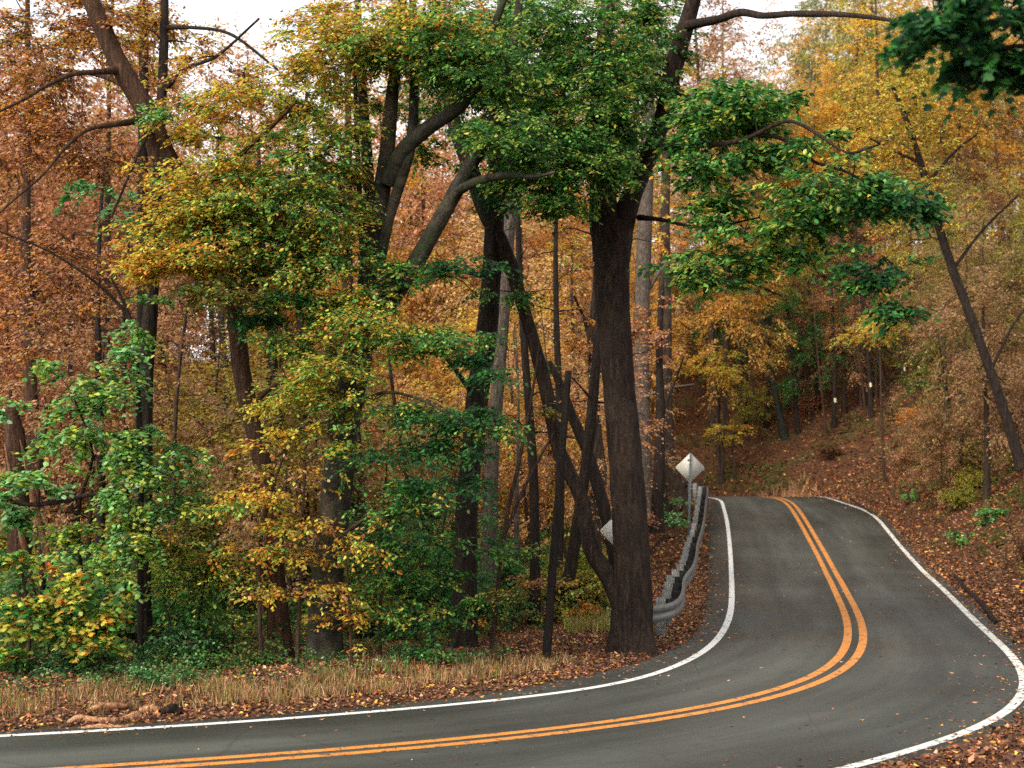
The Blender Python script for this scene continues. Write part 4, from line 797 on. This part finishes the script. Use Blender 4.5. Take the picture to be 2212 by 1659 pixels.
for (px, Y, tn, sc, lab) in [(1588, 90, 'br', 1.75, 'tall russet tree against the sky just right of the massive trunk top'), (1800, 122, 'gg', 1.9, 'tall pale grey green tree right of the bright sky gap'), (1880, 118, 'gg', 1.8, 'tall pale tree behind the long bare limb at the top'), (1730, 124, 'o', 1.3, 'glowing orange tree under the bright sky gap'), (1560, 84, 'o', 1.2, 'orange tree above the diamond sign')]:
    place(protoB, (px - 1106) * Y / F, Y, tn, '', 'tree', '', None, sc, nm='tall_tree', label=lab)
# bare trunks
def bare(px, py, k, tilt=0., sc=1., label='', grp=None, Y=None, blaze=None, mat=None, nm='bare_tree'):
    p = hit(px, py) if Y is None else basez(px, py, Y)
    e = empty(nm, p, label, 'tree', grp); e.rotation_euler = (0, -math.radians(tilt), rng.uniform(-.3, .3)); e.scale = (sc, sc, sc)
    me = BARE[k]
    if mat: me = me.copy(); me.materials.clear(); me.materials.append(mat)
    tr = link('trunk', me, None, e)
    if blaze:
        d = p - np.array([0, 0, CH]); r = 1.12 * {0: .16, 1: .09, 2: .22, 3: .06}[k]
        G = Geo(); th = np.linspace(-.38, .38, 6) - math.pi / 2 - e.rotation_euler[2]; r = r * (1 - .75 * blaze / (13, 10, 15, 8)[k]) + .05 * r + .012
        V = np.array([[r * math.cos(a) + .02, r * math.sin(a), blaze + h] for h in (-.13, .13) for a in th]); i = np.arange(5)
        V[:, 0] += .03 * (13, 10, 15, 8)[k] * (blaze / (13, 10, 15, 8)[k]) * math.cos(k * 2) + .1 * math.sin(blaze / (13, 10, 15, 8)[k] * 6 + k); V[:, 1] += .02 * blaze + .08 * math.cos(blaze / (13, 10, 15, 8)[k] * 5)
        G.add(V, [np.stack([i, i + 1, i + 7, i + 6], 1)]); ob = link('paint_blaze', G.mesh('paint_blaze'), BLAZE, tr)
    return e
m, t, b, o = nmat('blaze_paint'); co = obj_co(t); t.links.new(mixc(t, noise(t, co, 14, 3, .6), (.8, .75, .4), (.85, .82, .6)), b.inputs['Base Color']); BLAZE = m
hl = [(1692,950,2,8,1.,'mossy pale trunk, the left of a close pair on the slope beyond the road',None,BARK_MOSS),
      (1722,938,0,6,1.1,'dark trunk, the right of a close pair on the slope beyond the road',None,None),
      (1784,955,1,4,1.,'thin brown trunk right of the close pair on the far slope',None,BARK_BROWN),
      (1800,925,0,2,1.,'upright trunk with a bright paint blaze on the far slope',1.7,None),
      (1812,905,3,3,1.1,'thin pale stem on the far slope, left of three',None,BARK_BROWN),
      (1866,905,1,3,1.,'reddish stem with a kinked foot on the brow of the slope',None,BARK_BROWN),
      (1860,880,3,1,1.2,'pale grey stem beside the reddish one on the brow',None,BARK_GREY),
      (1882,905,0,6,1.,'black trunk with a pale blaze at the brow of the slope',2.0,BARK_DARK),
      (1934,930,1,12,1.,'dark trunk leaning left on the middle of the bank',None,BARK_DARK),
      (1990,900,1,24,.8,'grey stem leaning strongly left on the bank',None,BARK_MID),
      (2046,980,3,8,1.,'pale thin stem low on the right hand bank',None,BARK_BROWN),
      (2062,962,1,7,.9,'dark thin stem low on the right hand bank',None,BARK_DARK),
      (1640,960,1,5,1.,'thin leaning stem at the foot of the far slope',None,BARK_BROWN),
      (1655,930,0,0,.9,'dark trunk with a small blaze left of the close pair',1.8,None),
      (1610,935,0,1,.8,'dim upright trunk furthest left on the far slope',None,None),
      (1980,850,0,0,.9,'dark trunk with a yellow blaze high on the bank',1.8,BARK_DARK),
      (1950,860,1,0,1.,'slim trunk with a blaze up on the bank',1.8,None),
      (1895,860,3,0,1.2,'slim pale stem on the brow of the bank',None,BARK_GREY),
      (1550,990,0,2,.8,'dark trunk straight above the end of the guardrail',None,None),
      (1580,985,1,4,.8,'thin trunk above the road crest, left of the slope trees',None,None)]
for (px, py, k, tl, sc, lab, bz, mt) in hl: bare(px, py, k, tl, sc, lab, None, None, bz, mt)
for j in range(64):
    px = rng.uniform(1480, 2230); Yy = rng.uniform(88, 130); x = (px - 1106) * Yy / F
    e = bare(px, 0, int(rng.integers(0, 4)), rng.normal(3, 3), rng.uniform(.7, 1.1), 'slim bare trunk among many on the dim far slope', 'slim trunks on the far slope', Yy)
for j in range(40):
    px = rng.uniform(-50, 1420); Yy = rng.uniform(31, 62)
    x = (px - 1106) * Yy / F
    if not near(II, np.array([x]), np.array([Yy]))[0]: continue
    bare(px, 0, int(rng.choice([0, 1, 3])), rng.normal(0, 4), rng.uniform(.7, 1.1), 'slim dark trunk half hidden in the blurred wood left of the road', 'slim trunks in the wood', Yy)
# three dark trunks that read clearly between the front ones
for (px, Yy, k, sc, lab) in [(786, 33, 2, 1.0, 'broad dark trunk just right of and behind the multi stemmed tree'), (88, 36, 2, 1.1, 'thick upright trunk rising through the russet leaves at upper left'), (640, 33, 0, 1.0, 'straight dark trunk between the leaning tree and the multi stemmed tree'), (1200, 35, 0, .9, 'dark trunk half hidden behind the pole')]:
    bare(px, 0, k, 1, sc, lab, None, Yy, nm='dark_tree')
# thin bare twigs at the far left
G = Geo(); root = pt(-60, 700, 24.5); tg = []
for j in range(150): tg.append(pt(rng.uniform(-20, 330), rng.uniform(420, 860), rng.uniform(23.2, 25.6)))
base = basez(-75, 0, 24.8); trk = catmull(np.array([base - [0, 0, .2], pt(-70, 1100, 24.8), pt(-62, 800, 24.6), pt(-40, 600, 24.5), pt(-30, 300, 24.5)]), 24)
G.tubes(trk[None], np.linspace(.11, .05, 24)[None], 8, .05); connect(G, trk[6:], np.full(18, .03), tg, rmax=.022, k=.0035, rmin=.0035, sides=4, up=.22, wig=.09)
me = G.mesh('twiggy_tree', True); shift(me, -base); e = empty('twiggy_tree', base, 'bare tree at the left edge spreading a web of fine twigs', 'tree'); link('trunk', me, TWIG, e)

# ---------------------------------------------------------------- guardrail
rail_px = [(1350,27.55),(1392,27.5),(1419,27.7),(1445,28.9),(1457,31.0),(1460,33.9),(1471,36.2),(1482,38.3),(1490,42.5),(1495,47.7),(1506,52.3),(1512,56.5),(1516,61.0),(1519,64.5),(1514,68.0)]
RL = np.array([((px - 1106) * Y / F, Y) for px, Y in rail_px]); RL = np.vstack([[((1307 - 1106) * 27.25 / F, 27.25)], RL, [[8.2, 71.2], [6.5, 73.6], [4.0, 75.2], [1.0, 76.2]]])
RL = gsmooth(resample(catmull(RL, 800), 300), 3)
m, t, b, o = nmat('galvanised'); co = obj_co(t); n = noise(t, co, 3, 5, .7); n2 = noise(t, co, 30, 3, .6)
t.links.new(mixc(t, ramp(t, n, [(.5, (0, 0, 0)), (.7, (.8, .8, .8))]), ramp(t, n2, [(.3, (.11, .11, .105)), (.7, (.22, .22, .21))]), (.07, .055, .045)), b.inputs['Base Color'])
b.inputs['Metallic'].default_value = .15; b.inputs['Roughness'].default_value = .45; GALV = m
POSTM = bark('post_wood', (.14, .135, .125), (.30, .295, .275), (.46, .45, .43), None, .2, 20)
BLOCK_SHADED = bark('block_wood_shaded', (.012, .011, .010), (.03, .028, .026), (.06, .055, .05), None, .2, 20)  # near-black: the shadow on the blockout faces is put into the wood colour
T = np.gradient(RL, axis=0); T /= np.linalg.norm(T, axis=1, keepdims=True); Nn = np.stack([T[:, 1], -T[:, 0]], 1)  # towards the road
gr = empty('guardrail', (*RL[0], gz(*RL[0])[0]), 'steel guardrail on timber posts curving along the inside of the bend', 'guardrail')
o0 = np.array([*RL[0], gz(*RL[0])[0]])
prof = [(0.00, .78), (.055, .755), (.075, .70), (.055, .655), (0.0, .625), (0.0, .605), (.055, .575), (.075, .53), (.055, .475), (0.00, .45)]
ext = gz(RL[:, 0], RL[:, 1]); ext = np.convolve(np.r_[np.full(8, ext[0]), ext, np.full(8, ext[-1])], np.ones(17) / 17, 'valid')
V = []
for s_ in (0, 1):
    for (a, h) in prof: V.append(np.c_[RL + Nn * (a + .16 - .004 * s_), ext + h - (0 if not s_ else 0)])
V = np.concatenate(V) - o0; n = len(RL); k = len(prof); i = np.arange(n - 1); Q = []
for j in range(k - 1):
    Q.append(np.stack([j * n + i, j * n + i + 1, (j + 1) * n + i + 1, (j + 1) * n + i], 1)); Q.append(np.stack([(k + j) * n + i, (k + j + 1) * n + i, (k + j + 1) * n + i + 1, (k + j) * n + i + 1], 1))
for j in (0, k - 1): Q.append(np.stack([j * n + i, (k + j) * n + i, (k + j) * n + i + 1, j * n + i + 1], 1))
link('rail', raw_mesh('rail', V, [np.vstack(Q)], smooth=False), GALV, gr)
dd = np.r_[0, np.cumsum(np.linalg.norm(np.diff(RL, axis=0), axis=1))]
for s_ in np.arange(.5, dd[-1], 1.9):
    p = np.array([np.interp(s_, dd, RL[:, 0]), np.interp(s_, dd, RL[:, 1])]); j = int(np.searchsorted(dd, s_)) - 1; an = math.atan2(T[j, 1], T[j, 0]); nn = Nn[j]; z = gz(*p)[0]
    G = Geo(); q = p - nn * .16; G.box(np.array([*q, z + .28]) - o0, .16, .20, 1.06, rz=an); po = link('post', G.mesh('post'), POSTM, gr)
    G = Geo(); q = p + nn * .045; G.box(np.array([*q, z + .60]) - o0, .15, .20, .36, rz=an); link('blockout', G.mesh('blockout'), BLOCK_SHADED, po)

# ---------------------------------------------------------------- the two diamond signs, seen from behind
m, t, b, o = nmat('sign_back'); co = obj_co(t); n = noise(t, co, 5, 5, .7)
t.links.new(ramp(t, n, [(.3, (.57, .55, .48)), (.7, (.63, .61, .53))]), b.inputs['Base Color']); b.inputs['Roughness'].default_value = .6; SIGNB = m
m, t, b, o = nmat('sign_face'); co = obj_co(t); t.links.new(mixc(t, noise(t, co, 4, 3, .5), (.75, .48, .03), (.8, .52, .05)), b.inputs['Base Color']); SIGNF = m
m, t, b, o = nmat('post_steel'); co = obj_co(t); t.links.new(ramp(t, noise(t, co, 12, 4, .6), [(.3, (.10, .12, .12)), (.7, (.20, .23, .23))]), b.inputs['Base Color']); b.inputs['Roughness'].default_value = .55; STEEL = m
m, t, b, o = nmat('bolt_rust'); co = obj_co(t); t.links.new(mixc(t, noise(t, co, 20, 3, .6), (.12, .05, .03), (.2, .12, .08)), b.inputs['Base Color']); BOLT = m
def sign(px, py_top, py_bot, Y, half, label, tiltdeg, yaw=.05):
    c = pt(px, (py_top + py_bot) / 2, Y); base = np.array([c[0] - math.tan(math.radians(tiltdeg)) * 2.2, Y - .04, 0]); base[2] = gz(base[0], base[1])[0]
    e = empty('diamond_sign', base, label, 'road sign'); e.rotation_euler = (0, 0, yaw)
    top = c[2] + half * .93 - base[2]; tl = math.radians(tiltdeg); dx = lambda h: math.tan(tl) * h
    G = Geo(); Pp = np.array([[dx(h), 0, h] for h in np.linspace(-.3, top, 8)])
    # U-channel post: web with two flanges
    for (ox, oy, w, d) in ((0, .016, .07, .008), (-.036, 0, .008, .038), (.036, 0, .008, .038)):
        Vv = np.array([[p[0] + ox + sx * w / 2, p[1] + oy - .05 + sy * d / 2, p[2]] for p in (Pp[0], Pp[-1]) for sx, sy in ((-1, -1), (1, -1), (1, 1), (-1, 1))])
        G.add(Vv, [np.array([[0, 1, 5, 4], [1, 2, 6, 5], [2, 3, 7, 6], [3, 0, 4, 7], [4, 5, 6, 7], [3, 2, 1, 0]])])
    link('post', G.mesh('sign_post'), STEEL, e)
    # rounded-corner diamond plate
    h = c[2] - base[2]; pts = []; rc = .06; hs = half / math.sqrt(2)
    for q, (sx, sy) in enumerate(((1, 1), (-1, 1), (-1, -1), (1, -1))):
        for a in np.linspace(0, math.pi / 2, 5):
            a2 = a + q * math.pi / 2; pts.append((sx * (hs - rc) + rc * math.cos(a2), sy * (hs - rc) + rc * math.sin(a2)))
    pts = np.array(pts); r45 = math.pi / 4 - tl * .8; pts = pts @ np.array([[math.cos(r45), math.sin(r45)], [-math.sin(r45), math.cos(r45)]]); n = len(pts)
    def plate(y0, y1, s_=1.0):
        V = np.vstack([np.c_[pts[:, 0] * s_ + dx(h), np.full(n, y0), pts[:, 1] * s_ + h], np.c_[pts[:, 0] * s_ + dx(h), np.full(n, y1), pts[:, 1] * s_ + h]]); i = np.arange(n); j = (i + 1) % n
        G = Geo(); G.add(V, [np.stack([i, j, j + n, i + n], 1), i[None, ::-1], (i + n)[None]]); return G
    link('plate', plate(.0, .004).mesh('sign_plate'), SIGNB, e); link('face', plate(.0045, .006, .985).mesh('sign_face'), SIGNF, e)
    G = Geo()
    for zz in (-.28, .28): G.box([dx(h + zz), -.075, h + zz], .03, .02, .03)
    G.box([dx(h + .28) - .04, -.012, h + .30], .16, .012, .045, M=[[.9, 0, -.4], [0, 1, 0], [.4, 0, .9]])
    link('bolts', G.mesh('sign_bolts'), BOLT, e)
sign(1489, 980, 1041, 51, .545, 'diamond road sign seen from behind on a steel post beside the guardrail', 1.6)
sign(1330, 1112, 1182, 30.5, .36, 'second diamond sign, its back half hidden by the massive trunk', 0)
# silvery rail end: second short guardrail piece is part of the same run

# ---------------------------------------------------------------- litter, grass, fallen wood
def litter(name, label, n, boxr, mask, mix, size, zoff=.012, tilt=.5, shape='kite'):
    x = rng.uniform(boxr[0], boxr[1], n); y = rng.uniform(boxr[2], boxr[3], n); k = mask(x, y); x, y = x[k], y[k]
    rd = near(RD, x, y); z = np.where(rd, zb(y) + .012, gz(x, y) + zoff); n = len(x)
    N = np.array([0, 0, 1.]) + rng.normal(0, tilt, (n, 3)) * np.where(rd, .25, 1)[:, None]; a = rng.uniform(0, 6.28, n); T = np.stack([np.cos(a), np.sin(a), rng.normal(0, .25, n) * np.where(rd, .1, 1)], 1)
    me = leaf_mesh(name, np.stack([x, y, z + rng.uniform(0, .02, n) * ~rd], 1), T, N, size * rng.uniform(.6, 1.3, n), pick_cols(60, mix, rng.integers(0, 60, n), .5), shape, droop=-.1)
    return tag(link(name, me, LITTER), label, None, None, 'stuff')
LMD = {'b': .42, 's': .07, 'o': .07, 'db': .40, 'r': .04}
LM = {'b': .42, 's': .10, 'o': .06, 'db': .36, 't': .03, 'r': .03}
inview = lambda x, y, m=120: (np.abs(x * F / y) < 1106 + m)
def m_in(x, y): return near(II, x, y) & inview(x, y)
litter('leaf_litter', 'brown fallen leaves covering the ground beside the inner edge of the bend', 300000, (-9, 11, 18, 46), lambda x, y: m_in(x, y) & (near(DI, x, y) < 9), LM, .078)
litter('leaf_litter', 'fallen leaves on the wood floor behind the guardrail', 90000, (-25, 16, 40, 80), m_in, LM, .13)
litter('leaf_litter', 'fallen leaves covering the bank right of the road', 330000, (4, 34, 14, 78), lambda x, y: (~near(II, x, y)) & (~near(RD, x, y)) & inview(x, y) & (near(DO, x, y) < 16), LMD, .115, tilt=.6)
litter('leaf_litter', 'fallen leaves on the far slope behind the crest', 60000, (5, 45, 76, 118), lambda x, y: (~near(II, x, y)) & (~near(RD, x, y)) & inview(x, y), LMD, .19, tilt=.6)
litter('leaf_litter', 'fallen leaves in the corner below the outer white line', 34000, (1, 9, 14.5, 26), lambda x, y: (~near(II, x, y)) & (~near(RD, x, y)) & inview(x, y), LMD, .075)
def m_edge(x, y):
    rd = near(RD, x, y); d = np.minimum(near(DI, x, y) * 1.3, near(DO, x, y)); q = rng.random(len(x))
    c = .5 + .5 * np.sin(x * 1.1 + 2 * np.sin(y * .7)); return rd & inview(x, y) & (q < .9 * np.exp(-(d / (.22 + .35 * c)) ** 1.2))
litter('fallen_leaves', 'leaves blown onto the edges of the asphalt', 150000, (-9, 18, 15, 72), m_edge, LM, .075)
litter('fallen_leaves', 'sparse leaves scattered over the lanes', 3000, (-9, 17, 15, 60), lambda x, y: near(RD, x, y) & inview(x, y) & (rng.random(len(x)) < .25 + .75 * (np.sin(x * .9 + y * .5) > .3)), {'b': .5, 's': .1, 'db': .4}, .07)
# small green growth on the bank and in the wood
def sprigs(name, label, n, boxr, mask, mix, size, h):
    x = rng.uniform(boxr[0], boxr[1], n); y = rng.uniform(boxr[2], boxr[3], n); k = mask(x, y); x, y = x[k], y[k]; n = len(x)
    L = Leaves(); C = np.stack([x, y, gz(x, y) + h * rng.uniform(.3, 1, n)], 1); a = rng.uniform(0, 6.28, n)
    sprays(L, None, C, np.stack([np.cos(a), np.sin(a), 0 * a], 1), .16, mix, twigs=3, per=4, leaf=size, flat=.5, hang=.1, spread=1.2)
    return tag(link(name, L.mesh(name), LEAF), label, None, None, 'stuff')
pat = lambda x, y, s, th: (np.sin(x * s + 1.3 * np.sin(y * s * .8)) * np.sin(y * s * 1.1 + x * .4)) > th
sprigs('undergrowth', 'patches of small green plants on the leaf covered bank', 17000, (8, 34, 22, 90), lambda x, y: (~near(II, x, y)) & (~near(RD, x, y)) & inview(x, y) & (near(DO, x, y) > 1.6) & pat(x, y, .5, .12), {'g': .25, 'ol': .45, 'b': .3}, .12, .3)
sprigs('undergrowth', 'green and rusty undergrowth on the shady wood floor', 11000, (-14, 8, 25.5, 46), lambda x, y: m_in(x, y) & (near(DI, x, y) > 4.2) & pat(x, y, .9, -.25) & (x < 4.5), {'g': .4, 'dg': .25, 'ol': .25, 'o': .1}, .08, .4)
sprigs('undergrowth', 'low green plants along the verge at the left', 2000, (-9, 3, 20.5, 26), lambda x, y: m_in(x, y) & (near(DI, x, y) > 2.0) & (x < 0) & pat(x, y, 1.6, -.1), {'g': .5, 'dg': .2, 'ol': .2, 'vg': .1}, .06, .3)
# bright leafy tips on the bank
for (px, py, n, lab) in [(2150,1120,18,'bright green bush at the right edge of the bank'),(2090,1165,12,'small bright green bush low on the bank'),(1985,1080,10,'green bush at the foot of the slope'),(1850,915,8,'little green bush on the brow')]:
    p = hit(px, py); ground_bush('bank_bush', lab, px, py - 10, 34, 18, p[1] - .3, n * 3, {'lg': .4, 'vg': .3, 'g': .3}, .11)
for (px, py, lab, mix) in [(1900,700,'golden yellow small tree on the bank',{'y':.55,'yg':.35,'o':.1}),(1990,800,'olive leaved sapling on the bank',{'ol':.6,'g':.3,'y':.1}),(1580,930,'yellow sapling left of the slope above the road crest',{'y':.5,'o':.3,'yg':.2}),(1990,900,'orange sapling low on the bank',{'o':.6,'s':.4}),(1545,780,'yellow tree above the diamond sign',{'y':.5,'o':.2,'yg':.3})]:
    Yq = 70 if px > 1700 else 84
    q = (px - 1106) * Yq / F; gy0 = gz(q, Yq)[0]; pyb = HOR - (gy0 - CH) * F / Yq
    rxx, ryy = (60, 50) if py < 850 else (46, 26)
    sap('bank_sapling', lab, 'sapling', [[(px + 10, pyb + 5, Yq, 7), (px + 4, (pyb + py) / 2, Yq, 5), (px, py, Yq, 3)]], [(px, py, rxx, ryy, Yq, 1.6, 110 if py < 850 else 50, mix, dict(R=.55))], leaf=.13)
# grass
def grass(name, label, n, boxr, mask, mix, h, w=.006):
    x = rng.uniform(boxr[0], boxr[1], n); y = rng.uniform(boxr[2], boxr[3], n); k = mask(x, y); x, y = x[k], y[k]
    xs = np.repeat(x, 9) + rng.normal(0, .05, len(x) * 9); ys = np.repeat(y, 9) + rng.normal(0, .05, len(x) * 9); n = len(xs); z = gz(xs, ys)
    a = rng.uniform(0, 6.28, n); l = rng.normal(0, .45, n); H = h * rng.uniform(.4, 1.15, n); d = np.stack([np.cos(a), np.sin(a)], 1)
    t = np.array([0, .4, .75, 1.]); bend = (t ** 2)[None, :] * (l * H)[:, None]
    P = np.stack([xs[:, None] + d[:, :1] * bend, ys[:, None] + d[:, 1:] * bend, z[:, None] + t[None] * H[:, None] * (1 - .25 * np.abs(l))[:, None]], 2)
    ww = w * np.array([1, .85, .5, .08]); sdv = np.stack([-d[:, 1], d[:, 0], 0 * a], 1); b2 = rng.uniform(0, 3.14, n); sdv = np.stack([np.cos(b2), np.sin(b2), 0 * b2], 1)
    V = np.concatenate([P - sdv[:, None] * ww[None, :, None], P + sdv[:, None] * ww[None, :, None]], 1).reshape(-1, 3); i = np.arange(n)[:, None] * 8
    q = np.concatenate([np.stack([i[:, 0] + j, i[:, 0] + j + 4, i[:, 0] + j + 5, i[:, 0] + j + 1], 1) for j in range(3)])
    c = pick_cols(200, mix, rng.integers(0, 200, n), .8)
    return tag(link(name, raw_mesh(name, V, [q], colors=np.repeat(c, 8, 0)), GRASSM), label, None, None, 'stuff')
TG = {'t': .18, 's': .12, 'ol': .4, 'b': .3}
grass('dry_grass', 'tan dry grass along the verge left of the leaf litter', 9000, (-9, 2.2, 18.5, 24.6), lambda x, y: m_in(x, y) & (near(DI, x, y) > .5 + .35 * np.sin(x * 2.3 + 1) ** 2) & (near(DI, x, y) < 2.5 + .6 * np.sin(x * 2)) & (rng.random(len(x)) < np.interp(x, [-9, -6.2, -5.6, -4.9, -4.4, -3.0, -2.2, 0, .8], [.7, .6, .15, .2, .95, .8, .3, .12, 0]) * (.35 + .9 * (np.sin(x * 2.9 + 1.9 * np.sin(y * 2.4)) + .4 * np.sin(x * 7.1 + y * 5) > .1))), TG, .23)
grass('dry_grass', 'thin rusty grass on the litter before the dark trunks', 350, (-1, 3.0, 22, 25.5), lambda x, y: m_in(x, y) & (near(DI, x, y) > .7) & (near(DI, x, y) < 3), TG, .22)
grass('dry_grass', 'golden grass under the trees left of the massive trunk', 900, (1.2, 3.0, 29.5, 36), lambda x, y: m_in(x, y), {'ol': .4, 't': .4, 'yg': .2}, .4)
grass('dry_grass', 'dry grass tuft at the foot of the slope beyond the crest', 60, (14, 17, 77, 81), lambda x, y: (~near(RD, x, y)) & (~near(II, x, y)), {'t': .5, 's': .4, 'o': .1}, .5, .012)
# fallen birch pieces at the left verge
def chunk(name, label, P, mat, grp=None, sides=7, rough=.28):
    G = Geo(); C = np.array([[*on_road(p[0], p[1]), 0] for p in P]); r = np.array([p[2] for p in P])
    C[:, 2] = gz(C[:, 0], C[:, 1]) + r * .75 + np.array([p[3] if len(p) > 3 else 0 for p in P]); Q = catmull(np.c_[C, r], 22); b0 = Q[0, :3].copy()
    G.tubes(Q[None, :, :3] - b0, Q[None, :, 3], sides, rough, cap=True); ob = link(name, G.mesh(name, True), mat, None, b0); tag(ob, label, 'log', grp); return ob
PALEW = bark('pale_wood', (.10, .04, .02), (.50, .25, .12), (.80, .58, .42), None, .5, 7)
chunk('fallen_log', 'pale peeled log lying on top of the rotten wood at the left verge', [(186,1556,.035,.05),(215,1551,.045,.07),(245,1548,.045,.07),(276,1544,.03,.05)], PALEW)
chunk('fallen_log', 'long orange brown rotten log at the left verge', [(140,1570,.03),(170,1563,.05),(210,1564,.045),(250,1562,.05),(290,1556,.03)], PALEW)
chunk('fallen_log', 'thin lowest piece of rotten wood next to the white line', [(175,1573,.03),(220,1571,.045),(260,1570,.04),(290,1566,.025)], PALEW)
chunk('fallen_log', 'short stub of rotten wood at the right end of the heap', [(255,1563,.05),(285,1558,.055),(305,1555,.04)], PALEW)
chunk('fallen_log', 'broken orange piece of wood right of the pale log', [(300,1548,.05),(325,1546,.06),(345,1545,.04)], PALEW)
chunk('fallen_log', 'dark earthy lump of wood at the right end of the rotten heap', [(345,1550,.05),(372,1547,.07),(395,1545,.04)], BARK_DARK)
# arched pale bough and twigs on the litter
G = Geo(); Pp = [(1022,1408,25.6,9),(1040,1416,25.4,12),(1052,1424,25.2,12),(1060,1440,25,10),(1066,1456,24.8,6)]
C, r = path_px(Pp); C[:, 2] = np.maximum(C[:, 2], gz(C[:, 0], C[:, 1]) + .02); b0 = C[0].copy(); Q = catmull(np.c_[C, r], 16); G.tubes(Q[None, :, :3] - b0, Q[None, :, 3], 8, .08, cap=True)
ob = link('fallen_branch', G.mesh('fallen_branch', True), BARK_GREY, None, b0); tag(ob, 'arched pale bough lying at the foot of the thick dark trunk', 'branch')
for (a_, b_, c_, lab) in [((1075,1425),(1100,1405),(1150,1408),'thin curved twig lying on the litter left of the pole'),((1010,1470),(1018,1440),(1012,1410),'thin upright twig stuck in the litter near the arched bough'),((1460,1150),(1430,1160),(1402,1185),'dark fallen bough behind the guardrail'),((1240,1422),(1265,1405),(1300,1400),'short dark stick on the litter left of the massive trunk')]:
    G = Geo(); P3 = []
    for q, (px, py) in enumerate((a_, b_, c_)):
        p = hit(px, py + 14); p[2] += .04 + (.10 if q == 1 else 0); P3.append(p)
    P3 = np.array(P3); b0 = P3[0].copy(); Q = catmull(P3, 14); rr = .045 if 'dark fallen' in lab else .012
    G.tubes(Q[None] - b0, np.linspace(rr, rr * .5, 14)[None], 6, .1, cap=True); ob = link('fallen_branch', G.mesh('fallen_branch', True), BARK_MID if rr < .04 else BARK_DARK, None, b0); tag(ob, lab, 'branch')
# dark edging log in the ditch of the bank
for (P2, lab) in [([(2062,1248),(2090,1280),(2120,1310),(2150,1350)],'long dark log lying along the ditch at the foot of the bank'),([(1838,1082),(1860,1095),(1885,1115)],'dark log edging the ditch near the crest of the road')]:
    G = Geo(); C = np.array([hit(*p) for p in P2]); C[:, 2] += .06; b0 = C[0].copy(); Q = catmull(C, 16); G.tubes(Q[None] - b0, np.full((1, 16), .065), 8, .12, cap=True)
    ob = link('fallen_log', G.mesh('ditch_log', True), BARK_DARK, None, b0); tag(ob, lab, 'log')

# trees on the slope under the open sky gap are lower than their neighbours
for o in list(COL.objects):
    if o.type == 'EMPTY' and o.name.split('.')[0] in ('woodland_tree', 'tall_tree') and o.location.y > 70:
        x, y, z = o.location; px = 1106 + x * F / y
        if 1575 < px < 1775 and o.get('label') != 'tall russet tree against the sky just right of the massive trunk top':
            H = max(max(v[2] for v in c.bound_box) for c in COL.objects if c.parent == o)
            lim = CH + (HOR - (175 if px < 1740 else 60)) * y / F - z
            if H * o.scale.z > lim: k = lim / (H * o.scale.z); o.scale = (o.scale.x * k, o.scale.y * k, o.scale.z * k)
        elif o.get('label') == 'tall russet tree against the sky just right of the massive trunk top':
            o.location.x -= 1.6; o.scale = tuple(v * .85 for v in o.scale)
